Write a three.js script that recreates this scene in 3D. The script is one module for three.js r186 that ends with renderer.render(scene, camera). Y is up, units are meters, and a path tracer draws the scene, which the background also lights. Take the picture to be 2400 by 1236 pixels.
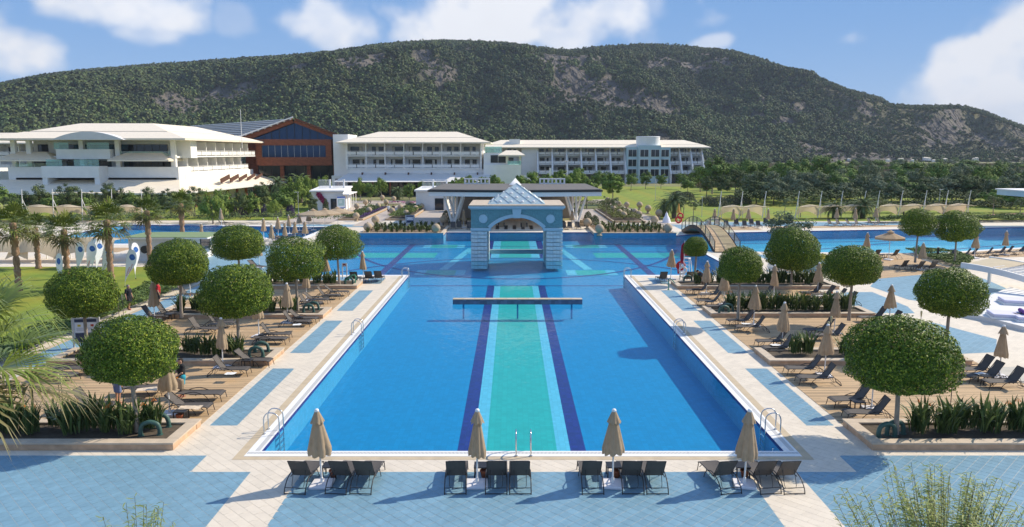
import * as THREE from 'three';
import { mergeGeometries } from 'three/addons/utils/BufferGeometryUtils.js';
import { MarchingCubes } from 'three/addons/objects/MarchingCubes.js';
import { RoundedBoxGeometry } from 'three/addons/geometries/RoundedBoxGeometry.js';

const Math = globalThis.Math, Float32Array = globalThis.Float32Array, Array = globalThis.Array;   // module-level names are quicker to look up

// ---------- camera, sun, sky, exposure
const F = 1780, EYE = 11, PITCH = Math.atan(260 / F);
const scene = new THREE.Scene();
const camera = new THREE.PerspectiveCamera(2 * Math.atan(618 / F) * 180 / Math.PI, 2400 / 1236, 0.5, 9000);
camera.position.set(0, EYE, 0); camera.rotation.x = -PITCH;
const renderer = new THREE.WebGLRenderer({ antialias: true });
renderer.toneMapping = THREE.LinearToneMapping;
renderer.toneMappingExposure = 1.2;
renderer.shadowMap.enabled = true;
const SUN = new THREE.Vector3(3.1, 2.55, -1.3).normalize();
const sun = new THREE.DirectionalLight(new THREE.Color(1, 0.9, 0.74), 4.9);
sun.position.copy(SUN).multiplyScalar(300).add(new THREE.Vector3(0, 0, -100)); sun.target.position.set(0, 0, -100);
sun.castShadow = true; Object.assign(sun.shadow.camera, { left: -150, right: 150, top: 150, bottom: -150, near: 1, far: 900 });
sun.shadow.mapSize.set(4096, 4096); scene.add(sun, sun.target);

let seed = 7;
const rnd = () => { seed = (seed * 1664525 + 1013904223) >>> 0; return seed / 4294967296; };
const rr = (a, b) => a + (b - a) * rnd();
const pick = a => a[Math.floor(rnd() * a.length)];
const clamp = (x, a = 0, b = 1) => Math.min(b, Math.max(a, x));
const sstep = (a, b, x) => { const t = clamp((x - a) / (b - a)); return t * t * (3 - 2 * t); };
const lerp = (a, b, t) => a + (b - a) * t;
const hsh = (x, y, z = 0) => { let h = (Math.imul(x | 0, 374761393) + Math.imul(y | 0, 668265263) + Math.imul(z | 0, 2147483647 ^ 0x5bd1e995)) | 0; h = Math.imul(h ^ (h >>> 13), 1274126177); return ((h ^ (h >>> 16)) >>> 0) / 4294967296; };
function vn(x, y, px = 0, s = 0) {            // value noise, periodic in px cells if given
  let xi = Math.floor(x), yi = Math.floor(y), xj = xi + 1, yj = yi + 1; const u = x - xi, v = y - yi;
  if (px) { xi = ((xi % px) + px) % px; yi = ((yi % px) + px) % px; xj = ((xj % px) + px) % px; yj = ((yj % px) + px) % px; }
  const a = u * u * (3 - 2 * u), b = v * v * (3 - 2 * v), p = hsh(xi, yi, s), q = hsh(xi, yj, s), e = p + (hsh(xj, yi, s) - p) * a, f = q + (hsh(xj, yj, s) - q) * a;
  return e + (f - e) * b;
}
function fbm(x, y, o = 5, px = 0, s = 0) { let v = 0, a = 0.5, t = 0; for (let i = 0; i < o; i++) { v += a * vn(x, y, px, s + i); t += a; x *= 2; y *= 2; px *= 2; a *= 0.5; } return v / t; }

{ // the sky: blue air and broken fair-weather clouds all round
  const W = 2560, H = 1280, d = new Float32Array(W * H * 4), R = Math.PI / 180, blobs = [];
  const fr = (px, py, rx, ry, k = 1, rot = 0) => { const az = Math.atan((px - 1200) / F); blobs.push([az, Math.atan((358 - py) / F * Math.cos(az)), rx / F, ry / F, k, rot]); };
  fr(15, 140, 105, 80, 1); fr(-60, 170, 120, 70, 1); fr(320, 5, 150, 62, .9); fr(360, 60, 60, 42, .6); fr(790, 45, 105, 80, .85); fr(560, 45, 60, 40, .25);
  fr(1150, 50, 250, 95, 1.15); fr(1380, 60, 190, 75, .9); fr(1010, 95, 120, 40, .8); fr(1230, -20, 150, 70, 1); fr(1520, 20, 60, 45, .3); fr(1650, 115, 45, 20, .6);
  fr(2310, 150, 190, 105, 1, .25); fr(2380, 250, 140, 80, .9); fr(2220, 200, 130, 60, .6, .3); fr(2420, 90, 90, 60, .8); fr(2250, 235, 60, 40, .8);
  seed = 99;
  for (let i = 0; i < 150; i++) { const az = rr(-Math.PI, Math.PI), el = rr(2, 70) * R; if (Math.abs(az) < 38 * R && el < 16 * R) continue; const r = rr(.05, .15); blobs.push([az, el, r * rr(.9, 1.6), r * rr(.4, .7), rr(.5, 1.1), rr(-.3, .3)]); }  // unseen clouds around the view, extra ones added to whiten the blue fill light
  for (const b of blobs) b.push(Math.cos(b[5]), Math.sin(b[5]));
  for (let j = 0; j < H; j++) {
    const el = ((j + .5) / H - .5) * Math.PI, near = blobs.filter(b => Math.abs(el - b[1]) < 2.2 * Math.max(b[2], b[3]));
    const s = Math.max(0, Math.sin(el)), k = Math.pow(1 - s, 5), q = Math.pow(1 - s, 14);
    const base = [.12 + .13 * k + .17 * q, .275 + .17 * k + .13 * q, .6 + .11 * k + .05 * q];
    for (let i = 0; i < W; i++) {
      const az0 = ((i + .5) / W - .5) * 2 * Math.PI, az = Math.atan2(Math.cos(az0), -Math.sin(az0)), o = (j * W + i) * 4;   // az: 0 ahead (-z), + to the right (+x)
      let c = 0; const hit = [];
      if (el > 0) for (const b of near) { let dx = Math.abs(az - b[0]); if (dx > Math.PI) dx = 2 * Math.PI - dx; const qx = dx / b[2], qy = (el - b[1]) / (b[3] + .3 * b[2] * Math.abs(b[7])); if (qx * qx < 5 && qy * qy < 5) hit.push(b); }
      if (hit.length) {
        const wx = fbm(az * 15 + 40, el * 19 + 9, 6) - .5, wy = fbm(az * 15 + 90, el * 19 + 70, 6) - .5;
        for (const b of hit) {
          let dx = az - b[0]; if (dx > Math.PI) dx -= 2 * Math.PI; if (dx < -Math.PI) dx += 2 * Math.PI;
          let dy = el - b[1]; const ca = b[6], sa = b[7], ex = dx * ca + dy * sa, ey = -dx * sa + dy * ca;
          const x = ex / b[2] + wx * 1.9, y = ey / b[3] + wy * 2;
          const q2 = x * x + y * y; if (q2 < 1.5625) c = Math.max(c, b[4] * sstep(1.12, .42, Math.sqrt(q2)));
        }
        c *= .62 + .7 * fbm(az * 34 + 5, el * 44 + 5, 5);
      }
      c = clamp(c); const t = c <= 0 ? 0 : .74 + .16 * sstep(0, .5, el) + .12 * (fbm(az * 9, el * 12, 3) - .3);
      const cl = [t * .97, t * .985, t * 1.03];
      for (let n = 0; n < 3; n++) d[o + n] = el > 0 ? lerp(base[n], cl[n], c * .93) : [.20, .21, .2][n];
      d[o + 3] = 1;
    }
  }
  const sky = new THREE.DataTexture(d, W, H, THREE.RGBAFormat, THREE.FloatType);
  sky.mapping = THREE.EquirectangularReflectionMapping; sky.magFilter = sky.minFilter = THREE.LinearFilter; sky.needsUpdate = true;
  scene.background = sky; scene.environment = sky;
}
scene.fog = new THREE.FogExp2(new THREE.Color(.66, .75, .92), 0.0001);

// ---------- naming, grouping, geometry helpers
const used = {};
function numbered(n) { const k = used[n] = (used[n] ?? -1) + 1; return k ? n + '_' + String(k).padStart(3, '0') : n; }
function tag(o, label, category, group, kind) { o.userData = { label, category }; if (group) o.userData.group = group; if (kind) o.userData.kind = kind; return o; }
function thing(name, label, category, [x, y, z] = [0, 0, 0], turn = 0, group) { const o = new THREE.Group(); o.name = numbered(name); scene.add(o); o.position.set(x, y, z); o.rotation.y = turn; return tag(o, label, category, group); }
const shadow = o => { o.castShadow = o.receiveShadow = true; return o; };
function part(name, geo, mat, parent) { const m = shadow(new THREE.Mesh(Array.isArray(geo) ? join(geo) : geo, mat)); m.name = name; parent.add(m); return m; }
function single(name, geo, mat, label, category, group, pos = [0, 0, 0], turn = 0) { const m = part(numbered(name), geo, mat, scene); m.position.set(...pos); m.rotation.y = turn; return tag(m, label, category, group); }
function struct(name, geo, mat, parent = scene) { const m = part(parent === scene ? numbered(name) : name, geo, mat, parent); if (parent === scene) m.userData.kind = 'structure'; return m; }
function dup(root, [x, y, z], turn = 0, label, group, sc) { const r = root.clone(); r.name = numbered(root.name.replace(/_\d{3}$/, '')); scene.add(r); r.position.set(x, y, z); r.rotation.y = turn; r.userData = { ...root.userData }; if (label) r.userData.label = label; if (group) r.userData.group = group; if (sc) Array.isArray(sc) ? r.scale.set(...sc) : r.scale.setScalar(sc); return r; }
const protos = {};
function place(key, make, pos, turn, label, group, sc) {           // the first time builds and moves the thing itself, afterwards copies it
  if (!protos[key]) { const o = protos[key] = make(); o.position.set(...pos); o.rotation.y = turn || 0; if (label) o.userData.label = label; if (group) o.userData.group = group; if (sc) Array.isArray(sc) ? o.scale.set(...sc) : o.scale.setScalar(sc); return o; }
  return dup(protos[key], pos, turn, label, group, sc || 1);
}
function at(px, py, h = 0) { const x = px - 1200, y = 618 - py, c = Math.cos(PITCH), s = Math.sin(PITCH), t = (h - EYE) / (y * c - F * s); return [x * t, h, (-F * c - y * s) * t]; }   // a pixel of the photograph on the level h
const join = a => { const g = a.map(x => { x = x.index ? x.toNonIndexed() : x; for (const k of Object.keys(x.attributes)) if (!['position', 'normal', 'uv', 'color'].includes(k)) x.deleteAttribute(k); return x; }); return g.length === 1 ? g[0] : mergeGeometries(g); };
function bx(w, h, d, x = 0, y = 0, z = 0, ry = 0, rx = 0, rz = 0) {     // box centred on x, z and standing on y; uv in metres
  const g = new THREE.BoxGeometry(w, h, d), uv = g.attributes.uv, f = [[d, h], [d, h], [w, d], [w, d], [w, h], [w, h]];
  for (let i = 0; i < 24; i++) uv.setXY(i, uv.getX(i) * f[i >> 2][0], uv.getY(i) * f[i >> 2][1]);
  g.translate(0, h / 2, 0); if (rx) g.rotateX(rx); if (rz) g.rotateZ(rz); if (ry) g.rotateY(ry); return g.translate(x, y, z);
}
const bb = (x0, x1, y0, y1, z0, z1) => bx(Math.abs(x1 - x0), y1 - y0, Math.abs(z1 - z0), (x0 + x1) / 2, y0, (z0 + z1) / 2);
function rbx(w, h, d, x = 0, y = 0, z = 0, r = .02) { return new RoundedBoxGeometry(w, h, d, 2, r).translate(x, y + h / 2, z); }
function cyl(r0, r1, h, x = 0, y = 0, z = 0, n = 12) { return new THREE.CylinderGeometry(r1, r0, h, n).translate(x, y + h / 2, z); }
const V = (x, y, z) => new THREE.Vector3(x, y, z);
function tube(pts, r = .02, n = 6, seg) { const c = pts.length > 2 ? new THREE.CatmullRomCurve3(pts.map(p => V(...p)), false, 'catmullrom', .35) : new THREE.LineCurve3(V(...pts[0]), V(...pts[1])); return new THREE.TubeGeometry(c, seg || (pts.length - 1) * (pts.length > 2 ? 4 : 1), r, n, false); }
function bar(a, b, r0, r1 = r0, n = 8) { const A = V(...a), B = V(...b), d = B.clone().sub(A), g = new THREE.CylinderGeometry(r1, r0, d.length(), n); g.translate(0, d.length() / 2, 0); g.applyQuaternion(new THREE.Quaternion().setFromUnitVectors(V(0, 1, 0), d.normalize())); return g.translate(...a); }
const lathe = (p, n = 20) => new THREE.LatheGeometry(p.map(q => new THREE.Vector2(...q)), n);
function raw(pos, idx, uv, col) { const g = new THREE.BufferGeometry(); g.setAttribute('position', new THREE.Float32BufferAttribute(pos, 3)); g.setAttribute('uv', new THREE.Float32BufferAttribute(uv || new Float32Array(pos.length / 3 * 2), 2)); if (col) g.setAttribute('color', new THREE.Float32BufferAttribute(col, 3)); g.setIndex(idx); g.computeVertexNormals(); return g; }
function quads(list, uvf) { const p = [], i = [], u = []; for (const q of list) { const n = p.length / 3; for (const v of q) { p.push(...v); u.push(...(uvf ? uvf(v) : [v[0] + v[2] * .31, v[1] * 1.2 + v[2] * .5])); } i.push(n, n + 1, n + 2); if (q.length > 3) i.push(n, n + 2, n + 3); } return raw(p, i, u); }
function sheet(pts, y, holes = []) {            // flat polygon of [x, z] points at height y, uv = metres (x, z)
  const f = a => a.map(([x, z]) => new THREE.Vector2(x, -z)), s = new THREE.Shape(f(pts)); for (const h of holes) s.holes.push(new THREE.Path(f(h)));
  const g = new THREE.ShapeGeometry(s); g.rotateX(-Math.PI / 2); g.translate(0, y, 0); return g;
}
const rect = (x0, x1, z0, z1) => [[x0, z0], [x1, z0], [x1, z1], [x0, z1]];
function slab(pts, y, h, holes) { const f = a => a.map(([x, z]) => new THREE.Vector2(x, -z)), s = new THREE.Shape(f(pts)); for (const q of holes || []) s.holes.push(new THREE.Path(f(q))); return new THREE.ExtrudeGeometry(s, { depth: h, bevelEnabled: false, curveSegments: 4 }).rotateX(-Math.PI / 2).translate(0, y, 0); }

// ---------- procedural surfaces
const C = (r, g, b) => new THREE.Color(r, g, b);
function tex(n, f, srgb = true, m = n) { const d = new Uint8Array(n * m * 4); for (let j = 0; j < m; j++) for (let i = 0; i < n; i++) { const c = f(i / n, j / m), o = (j * n + i) * 4; for (let k = 0; k < 3; k++) { let v = clamp(Array.isArray(c) ? c[k] : c); if (srgb) v = v <= .0031308 ? v * 12.92 : 1.055 * Math.pow(v, 1 / 2.4) - .055; d[o + k] = v * 255 + .5; } d[o + 3] = 255; } const t = new THREE.DataTexture(d, n, m); t.wrapS = t.wrapT = THREE.RepeatWrapping; t.magFilter = THREE.LinearFilter; t.minFilter = THREE.LinearMipmapLinearFilter; t.generateMipmaps = true; if (srgb) t.colorSpace = THREE.SRGBColorSpace; t.needsUpdate = true; return t; }
const scaleTex = (t, sx, sy = sx, rot = 0) => { t.repeat.set(1 / sx, 1 / sy); t.rotation = rot; return t; };
const mul = (c, k) => c.map(v => v * k);
const std = (color, roughness = .8, o = {}) => new THREE.MeshStandardMaterial({ color, roughness, ...o });
const vary = (size, base, amp, o = {}, px = 6, n = 256) => new THREE.MeshStandardMaterial({ map: scaleTex(tex(n, (u, v) => { const k = 1 + amp * 2 * (fbm(u * px, v * px, 5, px, 3) - .5) + amp * .5 * (hsh(u * n, v * n, 5) - .5); return mul(base, k); }), size), roughness: .8, ...o });
function tileTex(nx, ny, base, amp, grout, gw, mott, bond, n = 512) {
  return tex(n, (u, v) => {
    const row = Math.floor(v * ny), uu = u * nx + (bond ? row % 2 * .5 : 0), col = Math.floor(uu) % nx, fx = uu - Math.floor(uu), fy = v * ny - row;
    const k = 1 + amp * 2 * (hsh(col, row, 11) - .5) + mott * 2 * (fbm(u * 12, v * 12, 4, 12, 8) - .5);
    const g = fx < gw / 2 || fx > 1 - gw / 2 || fy < gw / 2 || fy > 1 - gw / 2;
    return g ? mul(grout, .9 + .2 * hsh(i32(u * n), i32(v * n), 2)) : mul(base, k);
  });
}
const i32 = Math.floor;
const BLUE = [.175, .31, .395], CREAM = [.665, .585, .475];
const M = {
  grout: vary(3, [.5, .47, .41], .15, { roughness: .9 }),
  groutBlue: vary(3, [.36, .43, .48], .15, { roughness: .9 }),
  creamFar: new THREE.MeshStandardMaterial({ map: scaleTex(tileTex(4, 8, CREAM, .07, [.5, .44, .37], .025, .05, true), 2.64, 2.64, Math.PI / 4), roughness: .7 }),
  blueFar: new THREE.MeshStandardMaterial({ map: scaleTex(tileTex(8, 8, BLUE, .09, [.34, .44, .5], .035, .12, false), 2.64, 2.64, Math.PI / 4), roughness: .5 }),
  creamTile: [0, 1, 2, 3].map(i => vary(1.3, mul(CREAM, [1, .98, 1.02, .95][i]), .07, { roughness: .65 })),
  blueTile: [0, 1, 2, 3].map(i => vary(.9, mul(BLUE, [1, .96, 1.04, .98][i]), .13, { roughness: .42 }, 5)),
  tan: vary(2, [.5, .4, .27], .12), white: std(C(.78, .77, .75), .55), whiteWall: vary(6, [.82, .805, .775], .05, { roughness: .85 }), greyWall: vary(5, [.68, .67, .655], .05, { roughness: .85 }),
  stone: vary(2.2, [.53, .35, .22], .22, { roughness: .75 }, 8), stoneTop: vary(2.2, [.53, .43, .32], .14, { roughness: .7 }, 8), ball: vary(.8, [.43, .335, .225], .2, { roughness: .9 }),
  soil: vary(1.5, [.09, .068, .045], .4, { roughness: 1 }, 12), soilRed: vary(2, [.22, .15, .09], .3, { roughness: 1 }, 12),
  wood: (() => { const f = (u, v) => { const b = Math.floor(v * 16), fy = v * 16 - b, seg = Math.floor(u * 2 + hsh(b, 3) * 2); const k = .7 + .6 * hsh(b, seg % 2, 7) + .25 * (fbm(u * 6, v * 160, 3, 0, 4) - .5); return fy < .1 ? [.07, .05, .035] : mul([.46, .315, .175], k); }; return new THREE.MeshStandardMaterial({ map: scaleTex(tex(512, f), 5, 2.0), bumpMap: scaleTex(tex(256, (u, v) => (v * 16) % 1 < .1 ? 0 : 1, false), 5, 2.0), bumpScale: .006, roughness: .75 }); })(),
  lawn: new THREE.MeshStandardMaterial({ map: scaleTex(tex(512, (u, v) => { const k = .72 + .6 * fbm(u * 8, v * 8, 5, 8, 2) + .3 * (hsh(u * 512, v * 512) - .5), w = fbm(u * 4, v * 4, 3, 4, 9); return [.185 * k * (1 + .6 * (w - .5)), .225 * k, .014 * k]; }), 9), roughness: .95 }),
  ground: new THREE.MeshStandardMaterial({ map: scaleTex(tex(512, (u, v) => { const k = .6 + .8 * fbm(u * 10, v * 10, 5, 10, 6), w = fbm(u * 6, v * 6, 4, 6, 1); return mul([lerp(.1, .26, w), lerp(.14, .21, w), lerp(.035, .1, w)], k); }), 90), roughness: 1 }),
  chrome: std(C(.62, .63, .64), .22, { metalness: 1 }), dark: std(C(.022, .02, .019), .45), sling: vary(.5, [.088, .076, .067], .2, { roughness: .75, side: THREE.DoubleSide }, 16), table: std(C(.028, .026, .026), .4),
  canvas: vary(1.2, [.5, .385, .255], .1, { roughness: .9, side: THREE.DoubleSide }, 10), sail: vary(3, [.7, .58, .4], .06, { roughness: .9, side: THREE.DoubleSide }),
  plaster: std(C(.72, .7, .72), .6), pot: std(C(.33, .1, .045), .8), pipe: vary(1, [.045, .11, .09], .25, { roughness: .55 }), bark: vary(.6, [.3, .25, .2], .3, { roughness: .95 }, 10), barkDark: vary(.8, [.13, .1, .075], .4, { roughness: 1 }, 10), palmBark: vary(.5, [.33, .21, .135], .5, { roughness: 1 }, 8),
  leaf: new THREE.MeshPhysicalMaterial({ vertexColors: true, roughness: .5, specularIntensity: .7, side: THREE.DoubleSide, transmission: .34, thickness: 0, ior: 1.3 }), leafMatte: new THREE.MeshStandardMaterial({ vertexColors: true, roughness: .85, side: THREE.DoubleSide }),
  roof: new THREE.MeshStandardMaterial({ map: scaleTex(tex(256, (u, v) => mul([.84, .735, .58], (((v * 8) % 1) < .14 ? .84 : 1) * (.97 + .06 * hsh(i32(u * 8 + i32(v * 8) * .5), i32(v * 8), 3)) * (1 + .08 * (fbm(u * 8, v * 8, 3, 8) - .5)))), 6, 3), roughness: .7 }), roofDark: vary(4, [.135, .125, .115], .15, { roughness: .9 }),
  glass: new THREE.MeshPhysicalMaterial({ color: C(.02, .03, .04), roughness: .06, metalness: 0, ior: 1.55, specularIntensity: 1 }), blueGlass: std(C(.015, .045, .11), .05, { metalness: .35 }), greenGlass: new THREE.MeshPhysicalMaterial({ color: C(.62, .85, .82), transmission: .75, thickness: 0, roughness: .08, ior: 1.5 }), railGlass: new THREE.MeshPhysicalMaterial({ color: C(.8, .92, .88), transmission: .9, thickness: 0, roughness: .03 }),  // glass: opaque panes, dimness of the rooms behind put into the near-black colour
  brick: new THREE.MeshStandardMaterial({ map: scaleTex(tex(256, (u, v) => mul([.235, .075, .035], (((v * 16) % 1) < .16 ? .7 : 1) * (.8 + .45 * hsh(i32(u * 6 + i32(v * 16) % 2 * .5), i32(v * 16), 3)))), 3.2, 3.2), roughness: .85 }),
  curtain: std(C(.6, .57, .5), .9), paleBlue: vary(4, [.42, .56, .6], .06, { roughness: .7 }),
  louvre: std(C(.55, .55, .53), .6), rust: std(C(.09, .035, .02), .7), red: std(C(.5, .02, .03), .7), skin: std(C(.5, .27, .17), .6), black: std(C(.012, .012, .014), .8)
};
for (const k of ['canvas', 'sail']) M[k] = new THREE.MeshPhysicalMaterial({ map: M[k].map, color: M[k].color, roughness: .95, side: THREE.DoubleSide, transmission: .38, thickness: 0, specularIntensity: .3 });

// ---------- ground, paving, pools
const X0 = .4, S = u => X0 + u;
struct('ground', sheet(rect(-4000, 4000, -4200, 700), 0, [rect(-75, 115, -124, 12)]), M.ground);
const POOL = [[S(-9.72), -26.95], [S(9.72), -26.95], [S(9.72), -68.1], [21.2, -68.1], [21.2, -85], [46, -83.2], [60, -88.4], [95, -98], [95, -116], [68, -111.6], [42.8, -107.5], [29, -105], [22, -101.3], [11, -101.3], [11, -105.5], [-9.2, -105.5], [-9.2, -101.3], [-20.7, -101.3], [-20.7, -68.1], [S(-9.72), -68.1]];
const LPOOL = [[-60, -92], [-40, -92], [-36, -97], [-27.5, -99], [-27.5, -113], [-60, -117]];
const grow = (P, d) => { const n = P.length, out = []; let area = 0; for (let i = 0; i < n; i++) { const a = P[i], b = P[(i + 1) % n]; area += a[0] * b[1] - b[0] * a[1]; } const sg = area > 0 ? 1 : -1; for (let i = 0; i < n; i++) { const a = P[(i + n - 1) % n], b = P[i], c = P[(i + 1) % n], e = (p, q) => { const l = Math.hypot(q[0] - p[0], q[1] - p[1]); return [(q[1] - p[1]) / l * sg, -(q[0] - p[0]) / l * sg]; }, n1 = e(a, b), n2 = e(b, c), k = 1 + n1[0] * n2[0] + n1[1] * n2[1]; out.push([b[0] + d * (n1[0] + n2[0]) / k, b[1] + d * (n1[1] + n2[1]) / k]); } return out; };
const ZT = -38.2;   // tiles are laid one by one up to here
struct('stone_paving', sheet([[-75, ZT], [S(-9.725), ZT], ...POOL.slice(2).reverse(), [S(9.725), ZT], [115, ZT], [115, -124], [-75, -124]], 0, [LPOOL]), M.creamFar);
struct('stone_paving', [sheet(rect(-75, S(-9.73), ZT, -18.5), -.005), sheet(rect(S(9.73), 115, ZT, -18.5), -.005), sheet(rect(S(-9.73), S(9.73), -26.94, -18.5), -.005)], M.grout);
struct('stone_paving', sheet(rect(-75, 115, -18.5, 12), 0), M.creamFar);
// tiles cut to the outlines of their fields
function clip(P, inside, cut) { const o = []; for (let i = 0; i < P.length; i++) { const a = P[i], b = P[(i + 1) % P.length], ia = inside(a), ib = inside(b); if (ia) o.push(a); if (ia !== ib) o.push(cut(a, b)); } return o; }
function clipRect(P, [x0, x1, z0, z1]) { for (const [k, v, s] of [[0, x0, 1], [0, x1, -1], [1, z0, 1], [1, z1, -1]]) { if (P.length < 3) return []; P = clip(P, p => (p[k] - v) * s >= 0, (a, b) => { const t = (v - a[k]) / (b[k] - a[k]); return [a[0] + (b[0] - a[0]) * t, a[1] + (b[1] - a[1]) * t]; }); } return P; }
function tileGeo(P, y) { const p = [], idx = [], uv = [], n = P.length; for (const [x, z] of P) { p.push(x, y, z); uv.push(x, z); } for (const [x, z] of P) { p.push(x, y, z); uv.push(x, z); } for (const [x, z] of P) { p.push(x, y - .009, z); uv.push(x + .05, z); } for (let i = 1; i < n - 1; i++) idx.push(0, i, i + 1); for (let i = 0; i < n; i++) { const j = (i + 1) % n; idx.push(n + i, 2 * n + i, 2 * n + j, n + i, 2 * n + j, n + j); } return raw(p, idx, uv); }
function layTiles(name, fields, lw, ll, bond, mats, label) {
  const list = [], q = Math.SQRT1_2; seed = 31;
  for (const f of fields) {
    let a0 = 1e9, a1 = -1e9, b0 = 1e9, b1 = -1e9; for (const x of [f[0], f[1]]) for (const z of [f[2], f[3]]) { const a = (x + z) * q, b = (x - z) * q; a0 = Math.min(a0, a); a1 = Math.max(a1, a); b0 = Math.min(b0, b); b1 = Math.max(b1, b); }
    for (let j = Math.floor(b0 / lw); j * lw < b1; j++) for (let i = Math.floor(a0 / ll) - 1; i * ll < a1 + ll; i++) {
      const g = bond ? .004 : .006, off = bond ? (j & 1) * ll / 2 : 0, A = i * ll + off, B = j * lw;
      const P = clipRect([[A + g, B + g], [A + ll - g, B + g], [A + ll - g, B + lw - g], [A + g, B + lw - g]].map(([a, b]) => [(a + b) * q, (a - b) * q]), f);
      if (P.length < 3) continue; let ar = 0; for (let k = 0; k < P.length; k++) { const m = P[k], n = P[(k + 1) % P.length]; ar += m[0] * n[1] - n[0] * m[1]; } if (Math.abs(ar) < .012) continue;
      const cx = P.reduce((s, p) => s + p[0], 0) / P.length, cz = P.reduce((s, p) => s + p[1], 0) / P.length;
      if (Math.abs(cx) > -cz * .71 + 1.5) continue;
      list.push([ar > 0 ? [...P].reverse() : P, cz + (cz > -20.6 ? -99 : 0) - .03 * Math.abs(cx) + Math.min(0, Math.abs(ar) - lw * ll), mats[Math.floor(hsh(i, j, 5) * mats.length)], hsh(i, j, 9) * .0016]);
    }
  }
  list.sort((a, b) => b[1] - a[1]);
  const root = new THREE.Group(); root.name = name; root.userData.kind = 'structure'; scene.add(root);
  const rest = mats.map(() => []);
  list.forEach(([P, , m, dy], k) => { const g = tileGeo(P, dy - .001); if (k < 300) part('tile', g, m, root); else rest[mats.indexOf(m)].push(g); });
  rest.forEach((r, k) => { if (r.length) part('tile_field', r, mats[k], root).userData.kind = 'stuff'; });
}
const sym = l => l.flatMap(([a, b, c, d]) => [[S(a), S(b), c, d], [S(-b), S(-a), c, d]]);
const blueFront = [[S(-7.7), S(7.7), -25.1, -18.5], ...sym([[9.5, 26, -25.1, -18.5], [11.6, 26, -26.55, -25.1], [11.6, 12.72, -37.9, -29.64]])];
const creamFront = [[S(-11.6), S(11.6), -26.15, -25.1], ...sym([[7.7, 9.5, -25.1, -18.5], [10.55, 11.6, ZT, -26.15], [11.6, 13.1, -29.64, -26.55], [12.72, 13.1, ZT, -29.64], [11.6, 12.72, ZT, -37.9], [13.1, 26, -27.02, -26.55]])];
layTiles('blue_paving', blueFront, .33, .33, false, M.blueTile);
layTiles('cream_paving', creamFront, .33, .66, true, M.creamTile);
// beyond and behind: the same paving in sheets
const blueSheets = [rect(S(-7.7), S(7.7), -18.5, 12), rect(-75, S(-9.5), -18.5, 12), rect(S(9.5), 115, -18.5, 12), rect(-75, S(-26), -26.5, -18.5), rect(S(26), 115, -26.5, -18.5)];
for (const s of [-1, 1]) for (const [z0, z1] of [[-49.15, -40.94], [-60.3, -52.3], [-66.4, -63.4]]) blueSheets.push(rect(...[S(s * 11.6), S(s * (z0 < -66 ? 13 : 12.72))].sort((a, b) => a - b), z0, z1));
const pxPoly = l => l.map(([x, y]) => { const p = at(x, y); return [p[0], p[2]]; });
blueSheets.push(pxPoly([[2058, 651], [2143, 646], [2240, 637], [2310, 655], [2366, 679], [2298, 708], [2200, 712], [2130, 703], [2040, 672]]), pxPoly([[1940, 690], [1997, 685], [2045, 685], [2128, 719], [2145, 735], [1980, 734]]), pxPoly([[2101, 757], [2190, 757], [2337, 796], [2335, 826], [2210, 832], [2090, 790]]),
  rect(-26.2, -24.75, -64, ZT), [[-31, -65], [-21.6, -65], [-21.6, -90], [-38, -90], [-36, -78]], rect(-20.6, -14, -67, -64.8), rect(-36, -21.5, -117, -112.8), rect(11.5, 23.5, -116.5, -113), rect(24.5, 31, -117, -109), rect(29, 62, -121, -114.6), rect(14.5, 21, -82, -69.5).map(([x, z]) => [x + 12, z]));
struct('blue_tile_fields', blueSheets.map(p => sheet(p, .004)), M.blueFar);
struct('path_border', [sheet(rect(-26.55, -26.2, -64, -28), .006), sheet(rect(-26.2, -24.75, ZT, -28), -.003)], M.tan);
struct('tan_border', [sheet(rect(S(-10.55), S(10.55), -26.45, -26.15), .004), ...[-1, 1].map(s => sheet(rect(...[S(s * 10.2), S(s * 10.55)].sort((a, b) => a - b), -68.1, -26.45), .004))], M.tan);
const gratTex = tex(128, (u, v) => { const g = (u > .45 && u < .8) && (v * 16) % 1 < .4; return g ? [.25, .25, .25] : [.78, .77, .74]; });
const grat = new THREE.MeshStandardMaterial({ map: scaleTex(gratTex, .5, .8), roughness: .6 }), gratX = new THREE.MeshStandardMaterial({ map: scaleTex(gratTex.clone(), .5, .8, Math.PI / 2), roughness: .6 });
{ const co = new THREE.Group(); co.name = 'pool_coping'; co.userData.kind = 'structure'; scene.add(co);
  const uvBox = (x0, x1, z0, z1) => { const g = bb(x0, x1, -.1, .012, z0, z1), p = g.attributes.position; for (let i = 0; i < p.count; i++) g.attributes.uv.setXY(i, x1 - x0 < 1 ? p.getX(i) - x0 : p.getX(i), x1 - x0 < 1 ? p.getZ(i) : z1 - p.getZ(i)); return g; };
  for (const [x0, x1] of [[S(-10.2), S(-9.723)], [S(9.723), S(10.2)]]) for (let z = -26.96; z > -67; z -= 4.57) part('coping_stone', uvBox(x0, x1, z - 4.56, z), grat, co);
  for (let x = S(-10.2); x < S(10); x += 4.08) part('coping_stone', uvBox(x, x + 4.07, -26.947, -26.45), gratX, co); }
const far = (P, w, y0, y1) => slab(grow(P, w), y0, y1 - y0, [grow(P, .003)]);
struct('pool_edging', far(POOL.map(([x, z], i) => [x, z]), .5, -.05, .006), M.white);
struct('pool_edging', far(LPOOL, .9, -.05, .008), M.white);

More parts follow.
